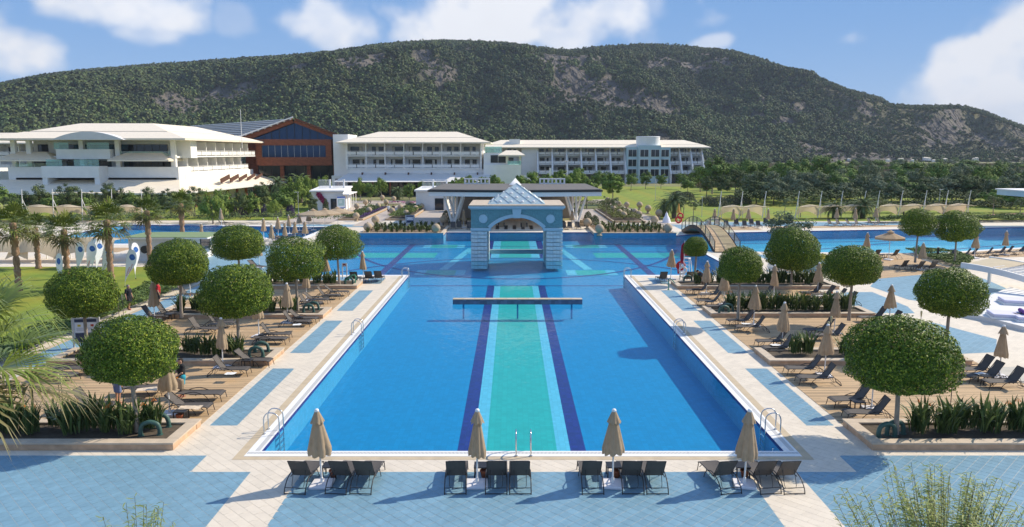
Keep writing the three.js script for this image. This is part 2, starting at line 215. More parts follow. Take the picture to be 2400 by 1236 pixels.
// pool shells, floors, their coloured bands and the water
const mosaic = (base, n = 5, amp = .07) => new THREE.MeshStandardMaterial({ map: scaleTex(tileTex(16, 16, base, amp, mul(base, .72), .06, .04, false, 512), n), roughness: .5 });
const PM = { blue: mosaic([.0003, .215, .43], 4), wall: mosaic([.07, .31, .5], 4), navy: mosaic([.022, .02, .17], 4, .2), sky: mosaic([.16, .47, .6], 4), turq: mosaic([.03, .385, .34], 4), purple: mosaic([.06, .03, .16], 4, .3) };
const DEP = -1.2;
const basin = (name, P, dep) => { const g = new THREE.Group(); g.name = numbered(name); g.userData.kind = 'structure'; scene.add(g); part('pool_floor', sheet(P, dep), PM.blue, g);
  const w = [], l = []; P.forEach((a, i) => { const b = P[(i + 1) % P.length], L = Math.hypot(b[0] - a[0], b[1] - a[1]); w.push([[a[0], -.14, a[1]], [b[0], -.14, b[1]], [b[0], dep, b[1]], [a[0], dep, a[1]]]); l.push([[a[0], 0, a[1]], [b[0], 0, b[1]], [b[0], -.14, b[1]], [a[0], -.14, a[1]]]); });
  PM.wall.side = PM.navy.side = THREE.DoubleSide; part('pool_wall', quads(w, v => [v[0] + v[2], v[1]]), PM.wall, g); part('waterline_tiles', quads(l, v => [v[0] + v[2], v[1]]), PM.navy, g); return g; };
const main = basin('swimming_pool', POOL, DEP), lp = basin('lagoon_pool', LPOOL, -.8);
const band = (name, m, polys, k) => part(name, polys.map(p => sheet(p, DEP + .004 * k)), m, main);
const mir = l => l.flatMap(p => [p.map(([u, z]) => [S(u), z]), p.map(([u, z]) => [S(-u), z]).reverse()]);
band('turquoise_lane', PM.turq, [rect(S(-1.46), S(1.46), -69.5, -26.97), rect(S(-1.9), S(1.9), -105.4, -88)], 1);
band('pale_lane', PM.sky, mir([rect(1.46, 2.02, -69.5, -26.97), rect(1.9, 2.9, -105.4, -88)]), 1);
band('navy_lane', PM.navy, mir([rect(2.02, 2.66, -69.5, -26.97), rect(2.9, 3.7, -105.4, -88)]), 1);
band('purple_lane', PM.purple, mir([rect(13.3, 14.1, -101.2, -68.2)]), 2);
band('turquoise_bar', PM.turq, [...mir([rect(9.5, 20.6, -92.5, -88.2), rect(6.2, 9.3, -78.6, -75.4), rect(7.6, 11, -100.6, -97.5)])], 1);
band('pale_frame', PM.sky, mir([rect(5.2, 6.2, -78.6, -75.4), rect(9.3, 10.3, -78.6, -75.4), rect(6.6, 7.6, -100.6, -97.5), rect(11, 12, -100.6, -97.5), rect(-6, 0, -92.8, -91.9), [[5.2, -97], [6.1, -97], [8.1, -79], [7.2, -79]]]), 2);
{ const ribbon = (pts, w) => { const o = []; for (let i = 0; i < pts.length - 1; i++) { const [a, b] = [pts[i], pts[i + 1]], L = Math.hypot(b[0] - a[0], b[1] - a[1]), nx = -(b[1] - a[1]) / L * w / 2, nz = (b[0] - a[0]) / L * w / 2; o.push([[a[0] + nx, a[1] + nz], [b[0] + nx, b[1] + nz], [b[0] - nx, b[1] - nz], [a[0] - nx, a[1] - nz]]); } return o; };
  const arc = (c, cz, rx, rz, a0, a1) => Array.from({ length: 25 }, (_, i) => { const a = lerp(a0, a1, i / 24); return [S(c + rx * Math.cos(a)), cz + rz * Math.sin(a)]; });
  band('navy_line', PM.navy, [...ribbon(arc(0, -63, 22, 25, -2.75, -.39), .45), ...ribbon(arc(0, -109, 22, 36, .39, 2.75), .45), ...ribbon([[S(-20.6), -69.2], [S(20.6), -69.2]], .35), ...ribbon([[S(-20.6), -93.5], [S(-9), -93.5]], .3), ...ribbon([[S(9), -93.5], [S(20.6), -93.5]], .3), ...ribbon([[S(-20.6), -87.2], [S(-9), -87.2]], .3), ...ribbon([[S(9), -87.2], [S(20.6), -87.2]], .3), ...ribbon([[S(-20.6), -99], [S(20.6), -99]], .3), ...ribbon([[24, -95], [48, -88], [62, -93]], .6), ...ribbon([[30, -102], [66, -107]], .6), ...ribbon([[28, -90], [52, -103]], .5), ...ribbon([[44, -90], [75, -105]], .5)], 3);
  band('pale_field', mosaic([.04, .33, .5], 4), [[[29, -88], [46, -85], [60, -90.5], [92, -99.5], [92, -112], [68, -109], [43, -105.5], [30, -103]]], 1); band('turquoise_field', PM.sky, [[[30, -96], [50, -90], [58, -94], [60, -100], [40, -99]]], 2); }
const waterTex = (sc, n = 512) => tex(n, (u, v) => .5 * fbm(u * sc, v * sc * .55, 4, 0, 5) + .5 * fbm(u * sc * 2.3 + 9, v * sc * 1.3, 3, 0, 6), false);
const ripple = (sz, amp) => new THREE.MeshPhysicalMaterial({ color: C(.72, .96, 1), transmission: 1, thickness: 0, ior: 1.33, specularIntensity: .42, roughness: .02, bumpMap: scaleTex(waterTex(26), sz), bumpScale: amp });
const calm = ripple(12, .02), choppy = ripple(8, .055);
struct('pool_water', sheet([...POOL.slice(0, 3), POOL[19]].map(([x, z]) => [clamp(x, S(-9.715), S(9.715)), clamp(z, -68.1, -26.96)]), -.035), calm);
struct('pool_water', sheet([[S(9.72), -68.1], [21.2, -68.1], ...POOL.slice(4, 19), [S(-9.72), -68.1]], -.035), choppy);
struct('pool_water', sheet(LPOOL, -.04), choppy);

// wooden decks
const deck = (p, n = 'wooden_deck') => struct(n, slab(p, -.02, .034), M.wood);
deck(rect(S(-24.9), S(-13.1), -64.2, -27.02)); deck(rect(S(13.1), 24.6, -62.9, -27.02)); deck(pxPoly([[1940, 640], [2050, 655], [2150, 645], [2240, 632], [2170, 612], [2120, 594], [1990, 596]])); deck(rect(27, 36, -113, -108.5)); deck([[38, -110.5], [62, -114], [62, -116.5], [38, -113.5]]);
deck([[47, -82.5], [60, -87.5], [66, -89], [66, -84], [60, -81], [50, -79.5]]); deck(rect(-62, -44, -88, -84)); 
struct('grey_platform', slab(pxPoly([[2298, 712], [2366, 682], [2440, 700], [2520, 790], [2400, 778], [2300, 752], [2215, 735]]), 0, .32), M.greyWall);
struct('lawn', sheet([[-75, -30], [-27.6, -30], [-27.6, -60], [-31, -68], [-34, -73], [-75, -73]], .018), M.lawn);
struct('lawn', [sheet([[-130, -124.5], [-29, -124.5], [-29, -160], [-40, -190], [-130, -260]], .012), sheet([[25.5, -121.5], [64, -123], [130, -128], [160, -250], [24, -250], [24, -150]], .012), sheet([[-22, -168], [24, -168], [24, -250], [-22, -250]], .012)], M.lawn);
struct('garden_path', [sheet(rect(-37, -28.6, -165, -118), .016), sheet(rect(-24.2, -20.8, -168, -114), .016), sheet(rect(-16.7, -9.5, -165, -113), .016), sheet(rect(10.5, 15.9, -150, -113), .016), sheet([[21.3, -114], [24.6, -114], [22, -180], [19, -180]], .016), sheet(rect(-40, 24, -176, -166), .02)], vary(4, [.44, .37, .31], .1));
struct('walking_path', [sheet([[70, -126], [130, -150], [130, -154], [68, -129]], .022)], vary(4, [.3, .13, .1], .1));

// ---------- plants
function leafGeo(n, f, l, w, droop = 0) {              // n small pointed leaves; f(i) gives place, outward direction and tone
  const p = new Float32Array(n * 12), c = new Float32Array(n * 12), ix = new Uint32Array(n * 6), a = V(), b = V(), N = V();
  for (let i = 0; i < n; i++) {
    const q = f(i), s = q.s || 1; N.set(q.n[0] + rr(-.75, .75), q.n[1] + rr(-.55, .75), q.n[2] + rr(-.75, .75)).normalize();
    a.set(rr(-1, 1), rr(-1, 1) - droop * 3, rr(-1, 1)).addScaledVector(N, -a.dot(N)); a.normalize().multiplyScalar(l * s * rr(.7, 1.3) / 2); b.crossVectors(N, a).normalize().multiplyScalar(w * s * rr(.8, 1.2) / 2);
    const o = i * 12, [x, y, z] = q.p; p.set([x - a.x, y - a.y, z - a.z, x + b.x, y + b.y, z + b.z, x + a.x, y + a.y, z + a.z, x - b.x, y - b.y, z - b.z], o);
    for (let k = 0; k < 4; k++) c.set(q.c, o + k * 3); ix.set([i * 4, i * 4 + 1, i * 4 + 2, i * 4, i * 4 + 2, i * 4 + 3], i * 6);
  }
  const g = new THREE.BufferGeometry(); g.setAttribute('position', new THREE.BufferAttribute(p, 3)); g.setAttribute('color', new THREE.BufferAttribute(c, 3)); g.setIndex(new THREE.BufferAttribute(ix, 1)); g.computeVertexNormals(); return g;
}
const dirU = () => { const z = rr(-1, 1), a = rr(0, 2 * Math.PI), r = Math.sqrt(1 - z * z); return [r * Math.cos(a), z, r * Math.sin(a)]; };
const n3 = (x, y, z, s = 0) => (vn(x + 50, y + z * .73 + 50, 0, s) + vn(y * .9 + 80, z - x * .6 + 60, 0, s + 3)) / 2;
const tone = (lo, hi, t) => [lerp(lo[0], hi[0], t), lerp(lo[1], hi[1], t), lerp(lo[2], hi[2], t)];
function topiaryCrown(sd, n = 36000, loose = 0) {        // half-width 1, clipped dome with a flatter underside; height about 1.3
  seed = sd;
  return leafGeo(n, () => { const d = dirU(), up = d[1], k = 1 + .2 * (n3(d[0] * 3, d[1] * 3, d[2] * 3, sd) - .5) + .17 * (n3(d[0] * 7, d[1] * 7, d[2] * 7, sd) - .5) + (rnd() < .025 ? rr(0, .1) : 0) + loose * (n3(d[0] * 2.4, d[1] * 2.4, d[2] * 2.4, sd + 5) - .5), r = k * (1 - .34 * Math.pow(rnd(), 1.9)) * (up < 0 ? 1 / Math.pow(Math.pow(Math.abs(up) / .78, 3) + Math.pow(Math.hypot(d[0], d[2]), 3), 1 / 3) : 1 / Math.pow(Math.pow(up, 2.3) + Math.pow(Math.hypot(d[0], d[2]), 2.3), 1 / 2.3));
    const t = rnd(); return { p: [d[0] * r, d[1] * r * .72, d[2] * r], n: d, c: t > .8 ? tone([.25, .34, .025], [.43, .48, .06], rnd()) : tone([.04, .09, .01], [.19, .29, .024], t), s: rr(.7, 1.25) }; }, .05, .027);
}
function cloudCrown(sd, n, o) {                           // free crown: leaf clumps spread through an uneven volume; half-width 1
  seed = sd; const cl = Array.from({ length: o.k || 34 }, () => { const d = dirU(), r = Math.pow(rnd(), .45); return [d[0] * r * .82, d[1] * r * .82, d[2] * r * .82, rr(.16, .36) * (o.cs || 1), rnd()]; });
  return leafGeo(n, () => { const c = pick(cl), d = dirU(), r = c[3] * Math.pow(rnd(), .4); return { p: [c[0] + d[0] * r, (c[1] + d[1] * r * .8 - (o.weep ? Math.pow(rnd(), 2) * .5 * Math.hypot(c[0], c[2]) : 0)) * (o.h || .85), c[2] + d[2] * r], n: [d[0] + c[0], d[1] + c[1] + .3, d[2] + c[2]], c: tone(o.lo, o.hi, clamp(.55 * c[4] + .6 * rnd() - .1)) }; }, o.l || .1, o.w || .06, o.weep ? 1 : 0);
}
const G_ = {};
const geo = (k, f) => G_[k] || (G_[k] = f());
const trunkGeo = (h, r0, r1, lean = 0, limbs = 0, reach = .6) => { const g = [tube([[0, 0, 0], [lean * .3, h * .4, 0], [lean, h, lean * .2]], r0, 8, 6)]; const p = g[0].attributes.position; for (let i = 0; i < p.count; i++) { const t = clamp(p.getY(i) / h), cx = lean * t * t, k = lerp(1.25 - .25 * Math.min(1, t * 5), r1 / r0, t); p.setX(i, cx + (p.getX(i) - cx) * k); p.setZ(i, p.getZ(i) * k); } for (let i = 0; i < limbs; i++) { const a = i * 2.4 + .3; g.push(bar([lean * .9, h * .9, 0], [lean + Math.cos(a) * reach, h + reach * rr(.7, 1.1), Math.sin(a) * reach], r1 * .75, r1 * .3, 6)); } return join(g); };
function topiary(px, py, pw, top, v, label, ratio, loose) {   // pw: crown width in photograph pixels, top: pixel of its top; stands at the level of its planter
  const b = at(px, py, .25), dist = Math.hypot(b[2] * 1.0, 6), w = pw / F * dist / 2 * .9, k = 'topiary' + v + (loose ? 'l' : '');
  const topY = EYE - (top - 358) / F * -b[2] * .985, ry = ratio / .65, ch = w * .74 * ry, cy = topY - ch;
  const t = thing('topiary_tree', label, 'tree', b, rr(0, 6), 'clipped round-headed trees around the pools');
  const tr = part('trunk', geo('ttr' + v, () => trunkGeo(2, .1, .075, [.12, -.1, .05][v % 3], 5, .55)), M.bark, t); tr.scale.set(1, (cy - b[1] - .2) / 2, 1);
  const c = part('crown', geo(k, () => topiaryCrown(11 + v * 7, loose ? 26000 : 36000, loose ? .35 : .06)), M.leaf, t); c.position.y = cy - b[1]; c.scale.set(w, w * ry, w); return t;
}
function blade(o, base, ang, h, out, w0, w1, col, bend = .35, tw = 0) {      // one strap leaf as a bent strip of four sections
  const n = o.p.length / 3, ca = Math.cos(ang), sa = Math.sin(ang);
  for (let k = 0; k <= 3; k++) { const t = k / 3, r = out * Math.pow(t, 1.4), y = h * (t - bend * t * t * t), w = [w0, w1 * .75, w1, .004][k]; const nx = -sa * Math.cos(tw), nz = ca * Math.cos(tw); o.p.push(base[0] + ca * r - nx * w, base[1] + y, base[2] + sa * r - nz * w, base[0] + ca * r + nx * w, base[1] + y + w * .4, base[2] + sa * r + nz * w); o.c.push(...col, ...col); if (k < 3) { const q = n + k * 2; o.i.push(q, q + 1, q + 3, q, q + 3, q + 2); } }
}
const stripGeo = o => raw(o.p, o.i, null, o.c);
function strapPlant(v) {
  const t = thing('bird_of_paradise', 'clump of strap-leaved bird of paradise in a stone planter', 'plant', [0, 0, 0], 0, 'bird of paradise clumps in the deck planters');
  part('leaves', geo('strap' + v, () => { seed = 200 + v; const o = { p: [], i: [], c: [] }; for (let i = 0; i < 64; i++) { const a = rr(0, 6.28), hh = rr(.6, 1.55); blade(o, [rr(-.25, .25), 0, rr(-.25, .25)], a, hh, rr(.1, .6) * hh, .012, rr(.035, .06), tone([.05, .095, .03], [.19, .25, .075], Math.pow(rnd(), 1.4)), rr(.1, .45), rr(-.5, .5)); } return stripGeo(o); }), M.leaf, t);
  if (v === 3) part('flowers', geo('strapf' + v, () => { seed = 300 + v; const g = []; for (let i = 0; i < 2; i++) { const x = rr(-.35, .35), z = rr(-.35, .35), y = rr(1, 1.3); for (let k = 0; k < 3; k++) g.push(new THREE.ConeGeometry(.02, .15, 5).rotateZ(-.6 + k * .5).translate(x + .05 * k, y, z)); } return join(g); }), std(C(.75, .2, .02), .7), t);
  return t;
}
let straps = 0;
function strapRow(x0, x1, z0, z1, n, where, y = .3) { seed = 400 + straps; for (let i = 0; i < n; i++) { const v = straps++ % 4; place('strap' + v, () => strapPlant(v), [lerp(x0, x1, (i + rr(.25, .75)) / n), y, rr(z0, z1)], rr(0, 6), 'strap-leaved bird of paradise clump in the planter ' + where, null, rr(.85, 1.2)); } }
function fanLeaf(o, base, az, el, len, pet, nb, fold, col) {   // a palmate leaf: petiole and narrow blades
  const dir = V(Math.cos(az) * Math.cos(el), Math.sin(el), Math.sin(az) * Math.cos(el)), side = V(-Math.sin(az), 0, Math.cos(az)), up = V().crossVectors(side, dir).normalize(); if (up.y < 0) up.negate();
  const c0 = V(...base), c1 = c0.clone().addScaledVector(dir, pet); c1.y -= pet * .12;
  const tri = (A, B, Cc, D) => { const n = o.p.length / 3; for (const q of [A, B, Cc, D]) { o.p.push(q.x, q.y, q.z); o.c.push(...col); } o.i.push(n, n + 1, n + 2, n, n + 2, n + 3); };
  const pw = len * .018; tri(c0.clone().addScaledVector(side, pw), c0.clone().addScaledVector(side, -pw), c1.clone().addScaledVector(side, -pw * .7), c1.clone().addScaledVector(side, pw * .7));
  for (let k = 0; k < nb; k++) {
    const a = lerp(-2.0, 2.0, (k + .5) / nb), d = dir.clone().multiplyScalar(Math.cos(a)).addScaledVector(side, Math.sin(a)).addScaledVector(up, fold * Math.abs(Math.sin(a)) + .08 * (k % 2 ? 1 : -1)).normalize(), L = len * (1 - .25 * Math.abs(a) / 2) * rr(.88, 1.06);
    const m = c1.clone().addScaledVector(d, L * .55), m2 = c1.clone().addScaledVector(d, L * .8), e = c1.clone().addScaledVector(d, L * .97), s = V().crossVectors(d, up).normalize(), w = len * 1.08 / nb, dr = rr(.6, 1.5); m2.y -= L * .07 * dr; e.y -= L * .3 * dr;
    const cc = mul(col, rr(.8, 1.25)), n = o.p.length / 3; for (const q of [c1, m.clone().addScaledVector(s, w), m.clone().addScaledVector(s, -w), m2.clone().addScaledVector(s, w * .42), m2.clone().addScaledVector(s, -w * .42), e]) { o.p.push(q.x, q.y, q.z); o.c.push(...cc); } o.i.push(n, n + 1, n + 2, n + 1, n + 3, n + 4, n + 1, n + 4, n + 2, n + 3, n + 5, n + 4);
  }
}
function fanPalm(h, sd, R = 1, label, pos, nb = 20, lift = 1) {
  const t = thing('fan_palm', label, 'palm tree', pos, 0, 'fan palms at the edge of the lawn'); seed = sd;
  const pr = []; for (let i = 0; i <= 26; i++) { const y = h * i / 26; pr.push([.2 + .05 * (i % 2) + .06 * Math.exp(-y) + .03 * Math.sin(i * 1.7) + (y > h * .55 ? .04 : 0), y]); } pr.push([.02, h + .1]);
  part('trunk', lathe(pr, 10), M.palmBark, t);
  const hk = { p: [], i: [], c: [] }; for (let i = 0; i < 150; i++) blade(hk, [0, rr(h * .1, h * .98), 0], rr(0, 6.28), .16, .38, .05, .03, tone([.17, .1, .06], [.42, .28, .17], rnd()), -.2); part('leaf_bases', stripGeo(hk), M.leafMatte, t);
  const o = { p: [], i: [], c: [] }; for (let i = 0; i < 34; i++) { const el = lerp(1.4, -.75, Math.pow(i / 33, .8)), old = i > 25; fanLeaf(o, [0, h, 0], i * 2.4 + rr(-.2, .2), el, R * rr(.85, 1.1), R * rr(.75, 1.15), nb, .25, old ? tone([.15, .15, .06], [.25, .22, .1], rnd()) : mul(tone([.1, .15, .025], [.25, .29, .065], rnd()), lift)); }
  part('fronds', stripGeo(o), M.leaf, t); return t;
}
function datePalmGeo(sd, h) { seed = sd; const o = { p: [], i: [], c: [] }; for (let f = 0; f < 46; f++) { const az = f * 2.4, el = lerp(1.45, -.35, Math.pow(f / 45, .85)), L = rr(2.2, 2.8), col = tone([.06, .1, .03], [.15, .2, .07], rnd()); let pt = V(0, h, 0), e = el; for (let k = 0; k < 14; k++) { const d = V(Math.cos(az) * Math.cos(e), Math.sin(e), Math.sin(az) * Math.cos(e)), nx = pt.clone().addScaledVector(d, L / 14), s = V(-Math.sin(az), 0, Math.cos(az)); for (const sd2 of [-1, 1]) { const tip = nx.clone().addScaledVector(s, sd2 * .42 * Math.sin(.35 + k / 14 * 2.6)).addScaledVector(d, .22); tip.y -= .12; const n = o.p.length / 3; for (const q of [pt, nx, tip]) { o.p.push(q.x, q.y, q.z); o.c.push(...mul(col, rr(.8, 1.2))); } o.i.push(n, n + 1, n + 2); } pt = nx; e -= .11; } } return stripGeo(o); }
function datePalm(px, py, h, sc, label) { return place('date' + h, () => { const t = thing('date_palm', label, 'palm tree', [0, 0, 0], 0, 'date palms on the lawns'); part('trunk', lathe([[.38, 0], [.42, .3], [.33, h * .5], [.4, h * .85], [.3, h], [.02, h + .1]], 12), M.barkDark, t); part('fronds', datePalmGeo(61 + h, h), M.leafMatte, t); return t; }, at(px, py), rr(0, 6), label, null, sc); }
const CROWNS = {
  broad: [{ lo: [0.058, 0.111, 0.018], hi: [0.195, 0.286, 0.046], l: .11, w: .075, k: 40 }, 4200, M.bark], bright: [{ lo: [.09, .15, .015], hi: [.24, .32, .045], l: .13, w: .045, weep: 1, k: 40 }, 4200, M.bark], pine: [{ lo: [0.029, 0.055, 0.016], hi: [0.124, 0.169, 0.046], l: .1, w: .04, k: 46, cs: .85 }, 4600, M.barkDark],
  grey: [{ lo: [0.078, 0.111, 0.058], hi: [0.221, 0.260, 0.143], l: .1, w: .05, k: 44 }, 3600, M.barkDark], lush: [{ lo: [0.065, 0.124, 0.016], hi: [0.221, 0.325, 0.039], l: .1, w: .07, k: 60, cs: .8, h: .7 }, 4800, M.bark], sparse: [{ lo: [.1, .14, .05], hi: [.27, .3, .12], l: .12, w: .07, k: 22, cs: .8, h: .6 }, 900, M.bark]
};
let treeN = 0;
function tree(kind, pos, w, h, clear, label, group, name) {     // w: crown width, h: whole height, clear: bare trunk
  const v = treeN++ % 3, t = thing(name || kindName[kind], label, 'tree', pos, rr(0, 6), group), [o, n, bk] = CROWNS[kind];
  const tr = part('trunk', geo('tr' + kind + v, () => trunkGeo(1, .035, .022, [.04, -.06, .02][v], 4, .22)), bk, t); tr.scale.set(Math.max(1.4, h * .55), clear + (h - clear) * .4, Math.max(1.4, h * .55));
  const c = part('crown', geo('cr' + kind + v, () => cloudCrown(40 + v * 13 + kind.length * 5, n, o)), M.leafMatte, t); c.scale.set(w / 2, (h - clear) / 2 / (o.h || .85), w / 2); c.position.y = clear + (h - clear) / 2; return t;
}
const kindName = { broad: 'broadleaf_tree', bright: 'willow_tree', pine: 'pine_tree', grey: 'olive_tree', lush: 'round_tree', sparse: 'frangipani_tree' };
const bush = (pos, w, h, lo, hi, label, name = 'shrub', group, n = 2200, key = 'bush') => { const t = single(name, geo(key, () => { seed = 77; return leafGeo(n, () => { const d = dirU(), r = (1 + .25 * (n3(d[0] * 3, d[1] * 3, d[2] * 3) - .5)) * (1 - .3 * rnd() * rnd()); return { p: [d[0] * r, Math.abs(d[1]) * r, d[2] * r], n: d, c: tone(lo, hi, rnd()) }; }, .13, .08); }), M.leafMatte, label, 'shrub', group, pos, rr(0, 6)); t.scale.set(w / 2, h, w / 2); return t; };
function cover(name, poly, y, h, dens, lo, hi, l = .14, label, flowers) {      // ground cover or a clipped bed: uncountable leaves over an area
  seed = 55 + poly.length + Math.abs(poly[0][0] * 10 | 0); let x0 = 1e9, x1 = -1e9, z0 = 1e9, z1 = -1e9; for (const [x, z] of poly) { x0 = Math.min(x0, x); x1 = Math.max(x1, x); z0 = Math.min(z0, z); z1 = Math.max(z1, z); }
  const ins = (x, z) => { let c = false; for (let i = 0, j = poly.length - 1; i < poly.length; j = i++) { const [a, b] = poly[i], [e, f] = poly[j]; if ((b > z) !== (f > z) && x < (e - a) * (z - b) / (f - b) + a) c = !c; } return c; };
  const n = Math.min(26000, Math.round((x1 - x0) * (z1 - z0) * dens)), g = leafGeo(n, () => { let x, z, k = 0; do { x = rr(x0, x1); z = rr(z0, z1); } while (!ins(x, z) && k++ < 30); const hh = h * (.55 + .75 * vn(x * .9, z * .9)); return { p: [x, y + hh * (1 - .5 * rnd() * rnd()), z], n: [0, 1, 0], c: flowers && rnd() < .6 ? flowers : tone(lo, hi, rnd()) }; }, l, l * .6);
  const m = part(numbered(name), g, M.leafMatte, scene); tag(m, label, name.split('_').slice(-1)[0], null, 'stuff'); return m;
}

// ---------- planters and their plants
function planter(x0, x1, z0, z1, label, h = .3, rim = .42, group) {
  const t = thing('stone_planter', label, 'planter', [(x0 + x1) / 2, 0, (z0 + z1) / 2], 0, group), w = (x1 - x0) / 2, d = (z1 - z0) / 2, f = .03;
  for (const s of [-1, 1]) { part('wall', bx(2 * w, h - .05, rim - .04, 0, -.01, s * (d - rim / 2)), M.stone, t); part('wall', bx(rim - .04, h - .05, 2 * d - 2 * rim + .04, s * (w - rim / 2), -.01, 0), M.stone, t); }
  const cap = (L, alongX, cx, cz) => { const n = Math.max(1, Math.round(L / 1.6)); for (let i = 0; i < n; i++) { const l = L / n - .008, o = -L / 2 + (i + .5) * L / n; part('coping', alongX ? bx(l, .06, rim + f, cx + o, h - .06, cz) : bx(rim + f, .06, l, cx, h - .06, cz + o), M.stoneTop, t); } };
  for (const s of [-1, 1]) { cap(2 * w + 2 * f, true, 0, s * (d - rim / 2 + .015)); cap(2 * d - 2 * rim, false, s * (w - rim / 2 + .015), 0); }
  part('soil', bx(2 * w - 2 * rim + .04, .03, 2 * d - 2 * rim + .04, 0, h - .13, 0), M.soil, t); return t;
}
const PL = { L1: [-40, S(-13.05), -29.6, -27.02, 'long stone planter under the clipped tree nearest the feathery palm'], L2: [-24.3, S(-13.05), -41.0, -38.4, 'stone planter between the two wooden sun decks beside the walking path'], L3: [-24, S(-13.05), -52.2, -49.7, 'stone planter with two clipped trees in front of the flag lawn'], L4: [-23.4, S(-13.05), -63.4, -60.9, 'stone planter at the end of the deck with a green hand rail'],
  R1: [S(13.05), 40, -29.6, -27.02, 'long stone planter under the largest clipped tree'], R2: [S(13.05), 24, -41.0, -38.4, 'stone planter behind the largest clipped tree'], R3: [S(13.05), 24.5, -52.6, -50.1, 'stone planter filled with a dense row of strap plants'], R4: [S(13.05), 26.6, -63.4, -60.7, 'stone planter beside the lifeguard chair'] };
for (const k in PL) { const [a, b, c, d, l] = PL[k]; planter(a, b, c, d, l); }
strapRow(-22, -13.9, -28.9, -28, 20, 'beneath the feathery palm'); strapRow(-23.2, -14.2, -40.2, -39.2, 14, 'behind the bathers'); strapRow(-23, -14.5, -51.5, -50.5, 12, 'facing the flag lawn'); strapRow(-22.5, -14.5, -62.7, -61.7, 12, 'with the green hand rail');
strapRow(15.6, 23, -28.9, -28, 18, 'of the largest clipped tree'); strapRow(15, 16.2, -40.3, -39.4, 2, 'behind the largest clipped tree'); strapRow(17.3, 23, -40.3, -39.4, 5, 'behind the largest clipped tree'); strapRow(15, 23.5, -51.9, -50.9, 20, 'crowded from end to end'); strapRow(15, 25.8, -62.7, -61.6, 18, 'beside the lifeguard chair');
const TREES = [[322, 1012, 238, 752, 0, 'clipped round-headed tree beside the green pipe bends in the long planter by the feathery palm'], [560, 830, 186, 622, 1, 'clipped round-headed tree above the sun deck planter with two green pipe bends'], [205, 822, 172, 630, 2, 'clipped round-headed tree in front of the white flags'], [425, 745, 150, 563, 0, 'clipped round-headed tree standing beside the walking path'], [697, 728, 156, 556, 1, 'loosely clipped round tree at the middle of the row of side planters', 1], [562, 655, 134, 528, 2, 'clipped round-headed tree on the pale blue plaza'], [795, 668, 122, 528, 0, 'loose round tree beside the square pool corner with red sign', 1],
  [1628, 660, 62, 556, 1, 'smallest clipped round tree next to the footbridge'], [1730, 752, 112, 580, 2, 'clipped round tree in the planter behind the lifeguard chair'], [1855, 668, 138, 536, 0, 'clipped round tree with yellow shrubs beneath it'], [1990, 752, 142, 576, 1, 'clipped round tree standing where the sun deck meets the pale blue tiles'], [2216, 830, 170, 632, 2, 'clipped round tree beside the grey platform'], [2100, 1018, 282, 752, 0, 'largest clipped round tree in the long planter'], [2145, 616, 84, 488, 1, 'clipped tree growing from the ground cover beside the lap pool', 1], [2238, 616, 112, 496, 2, 'broad clipped tree on the ground cover by the curved pergola', 1]];
TREES.forEach((a, i) => topiary(a[0], a[1], a[2], a[3], a[4], a[5], [.7, .73, .74, .78, .72, .66, .71, .84, .82, .77, .72, .72, .68, .85, .68][i], a[6]));
const bend = (px, py, label, g) => { const p = at(px, py, .18); return place('bend', () => { const t = thing('pipe_bend', label, 'pipe', [0, 0, 0], 0, 'green pipe bends in the planters'); part('pipe', tube([[-.42, 0, 0], [-.42, .3, 0], [-.32, .56, 0], [0, .68, 0], [.32, .56, 0], [.42, .3, 0], [.42, 0, 0]], .105, 12, 26), M.pipe, t); part('collar', [cyl(.15, .15, .06, -.42, 0, 0), cyl(.15, .15, .06, .42, 0, 0)], M.pipe, t); return t; }, p, rr(-.2, .2), label, g, .82); };
for (const [x, y, l] of [[352, 1022, 'feathery palm planter'], [374, 1003, 'feathery palm planter'], [600, 838, 'walking path planter'], [613, 826, 'walking path planter'], [723, 733, 'middle planter'], [735, 727, 'middle planter'], [818, 666, 'planter with the green hand rail'], [826, 661, 'planter with the green hand rail'], [2078, 1026, 'largest clipped tree planter'], [2098, 1020, 'largest clipped tree planter'], [1697, 737, 'dense strap plant planter'], [1706, 732, 'dense strap plant planter'], [1612, 662, 'lifeguard chair planter']]) bend(x, y, 'arched green pipe bend rising from the soil of the ' + l, 'green pipe bends in the planters');

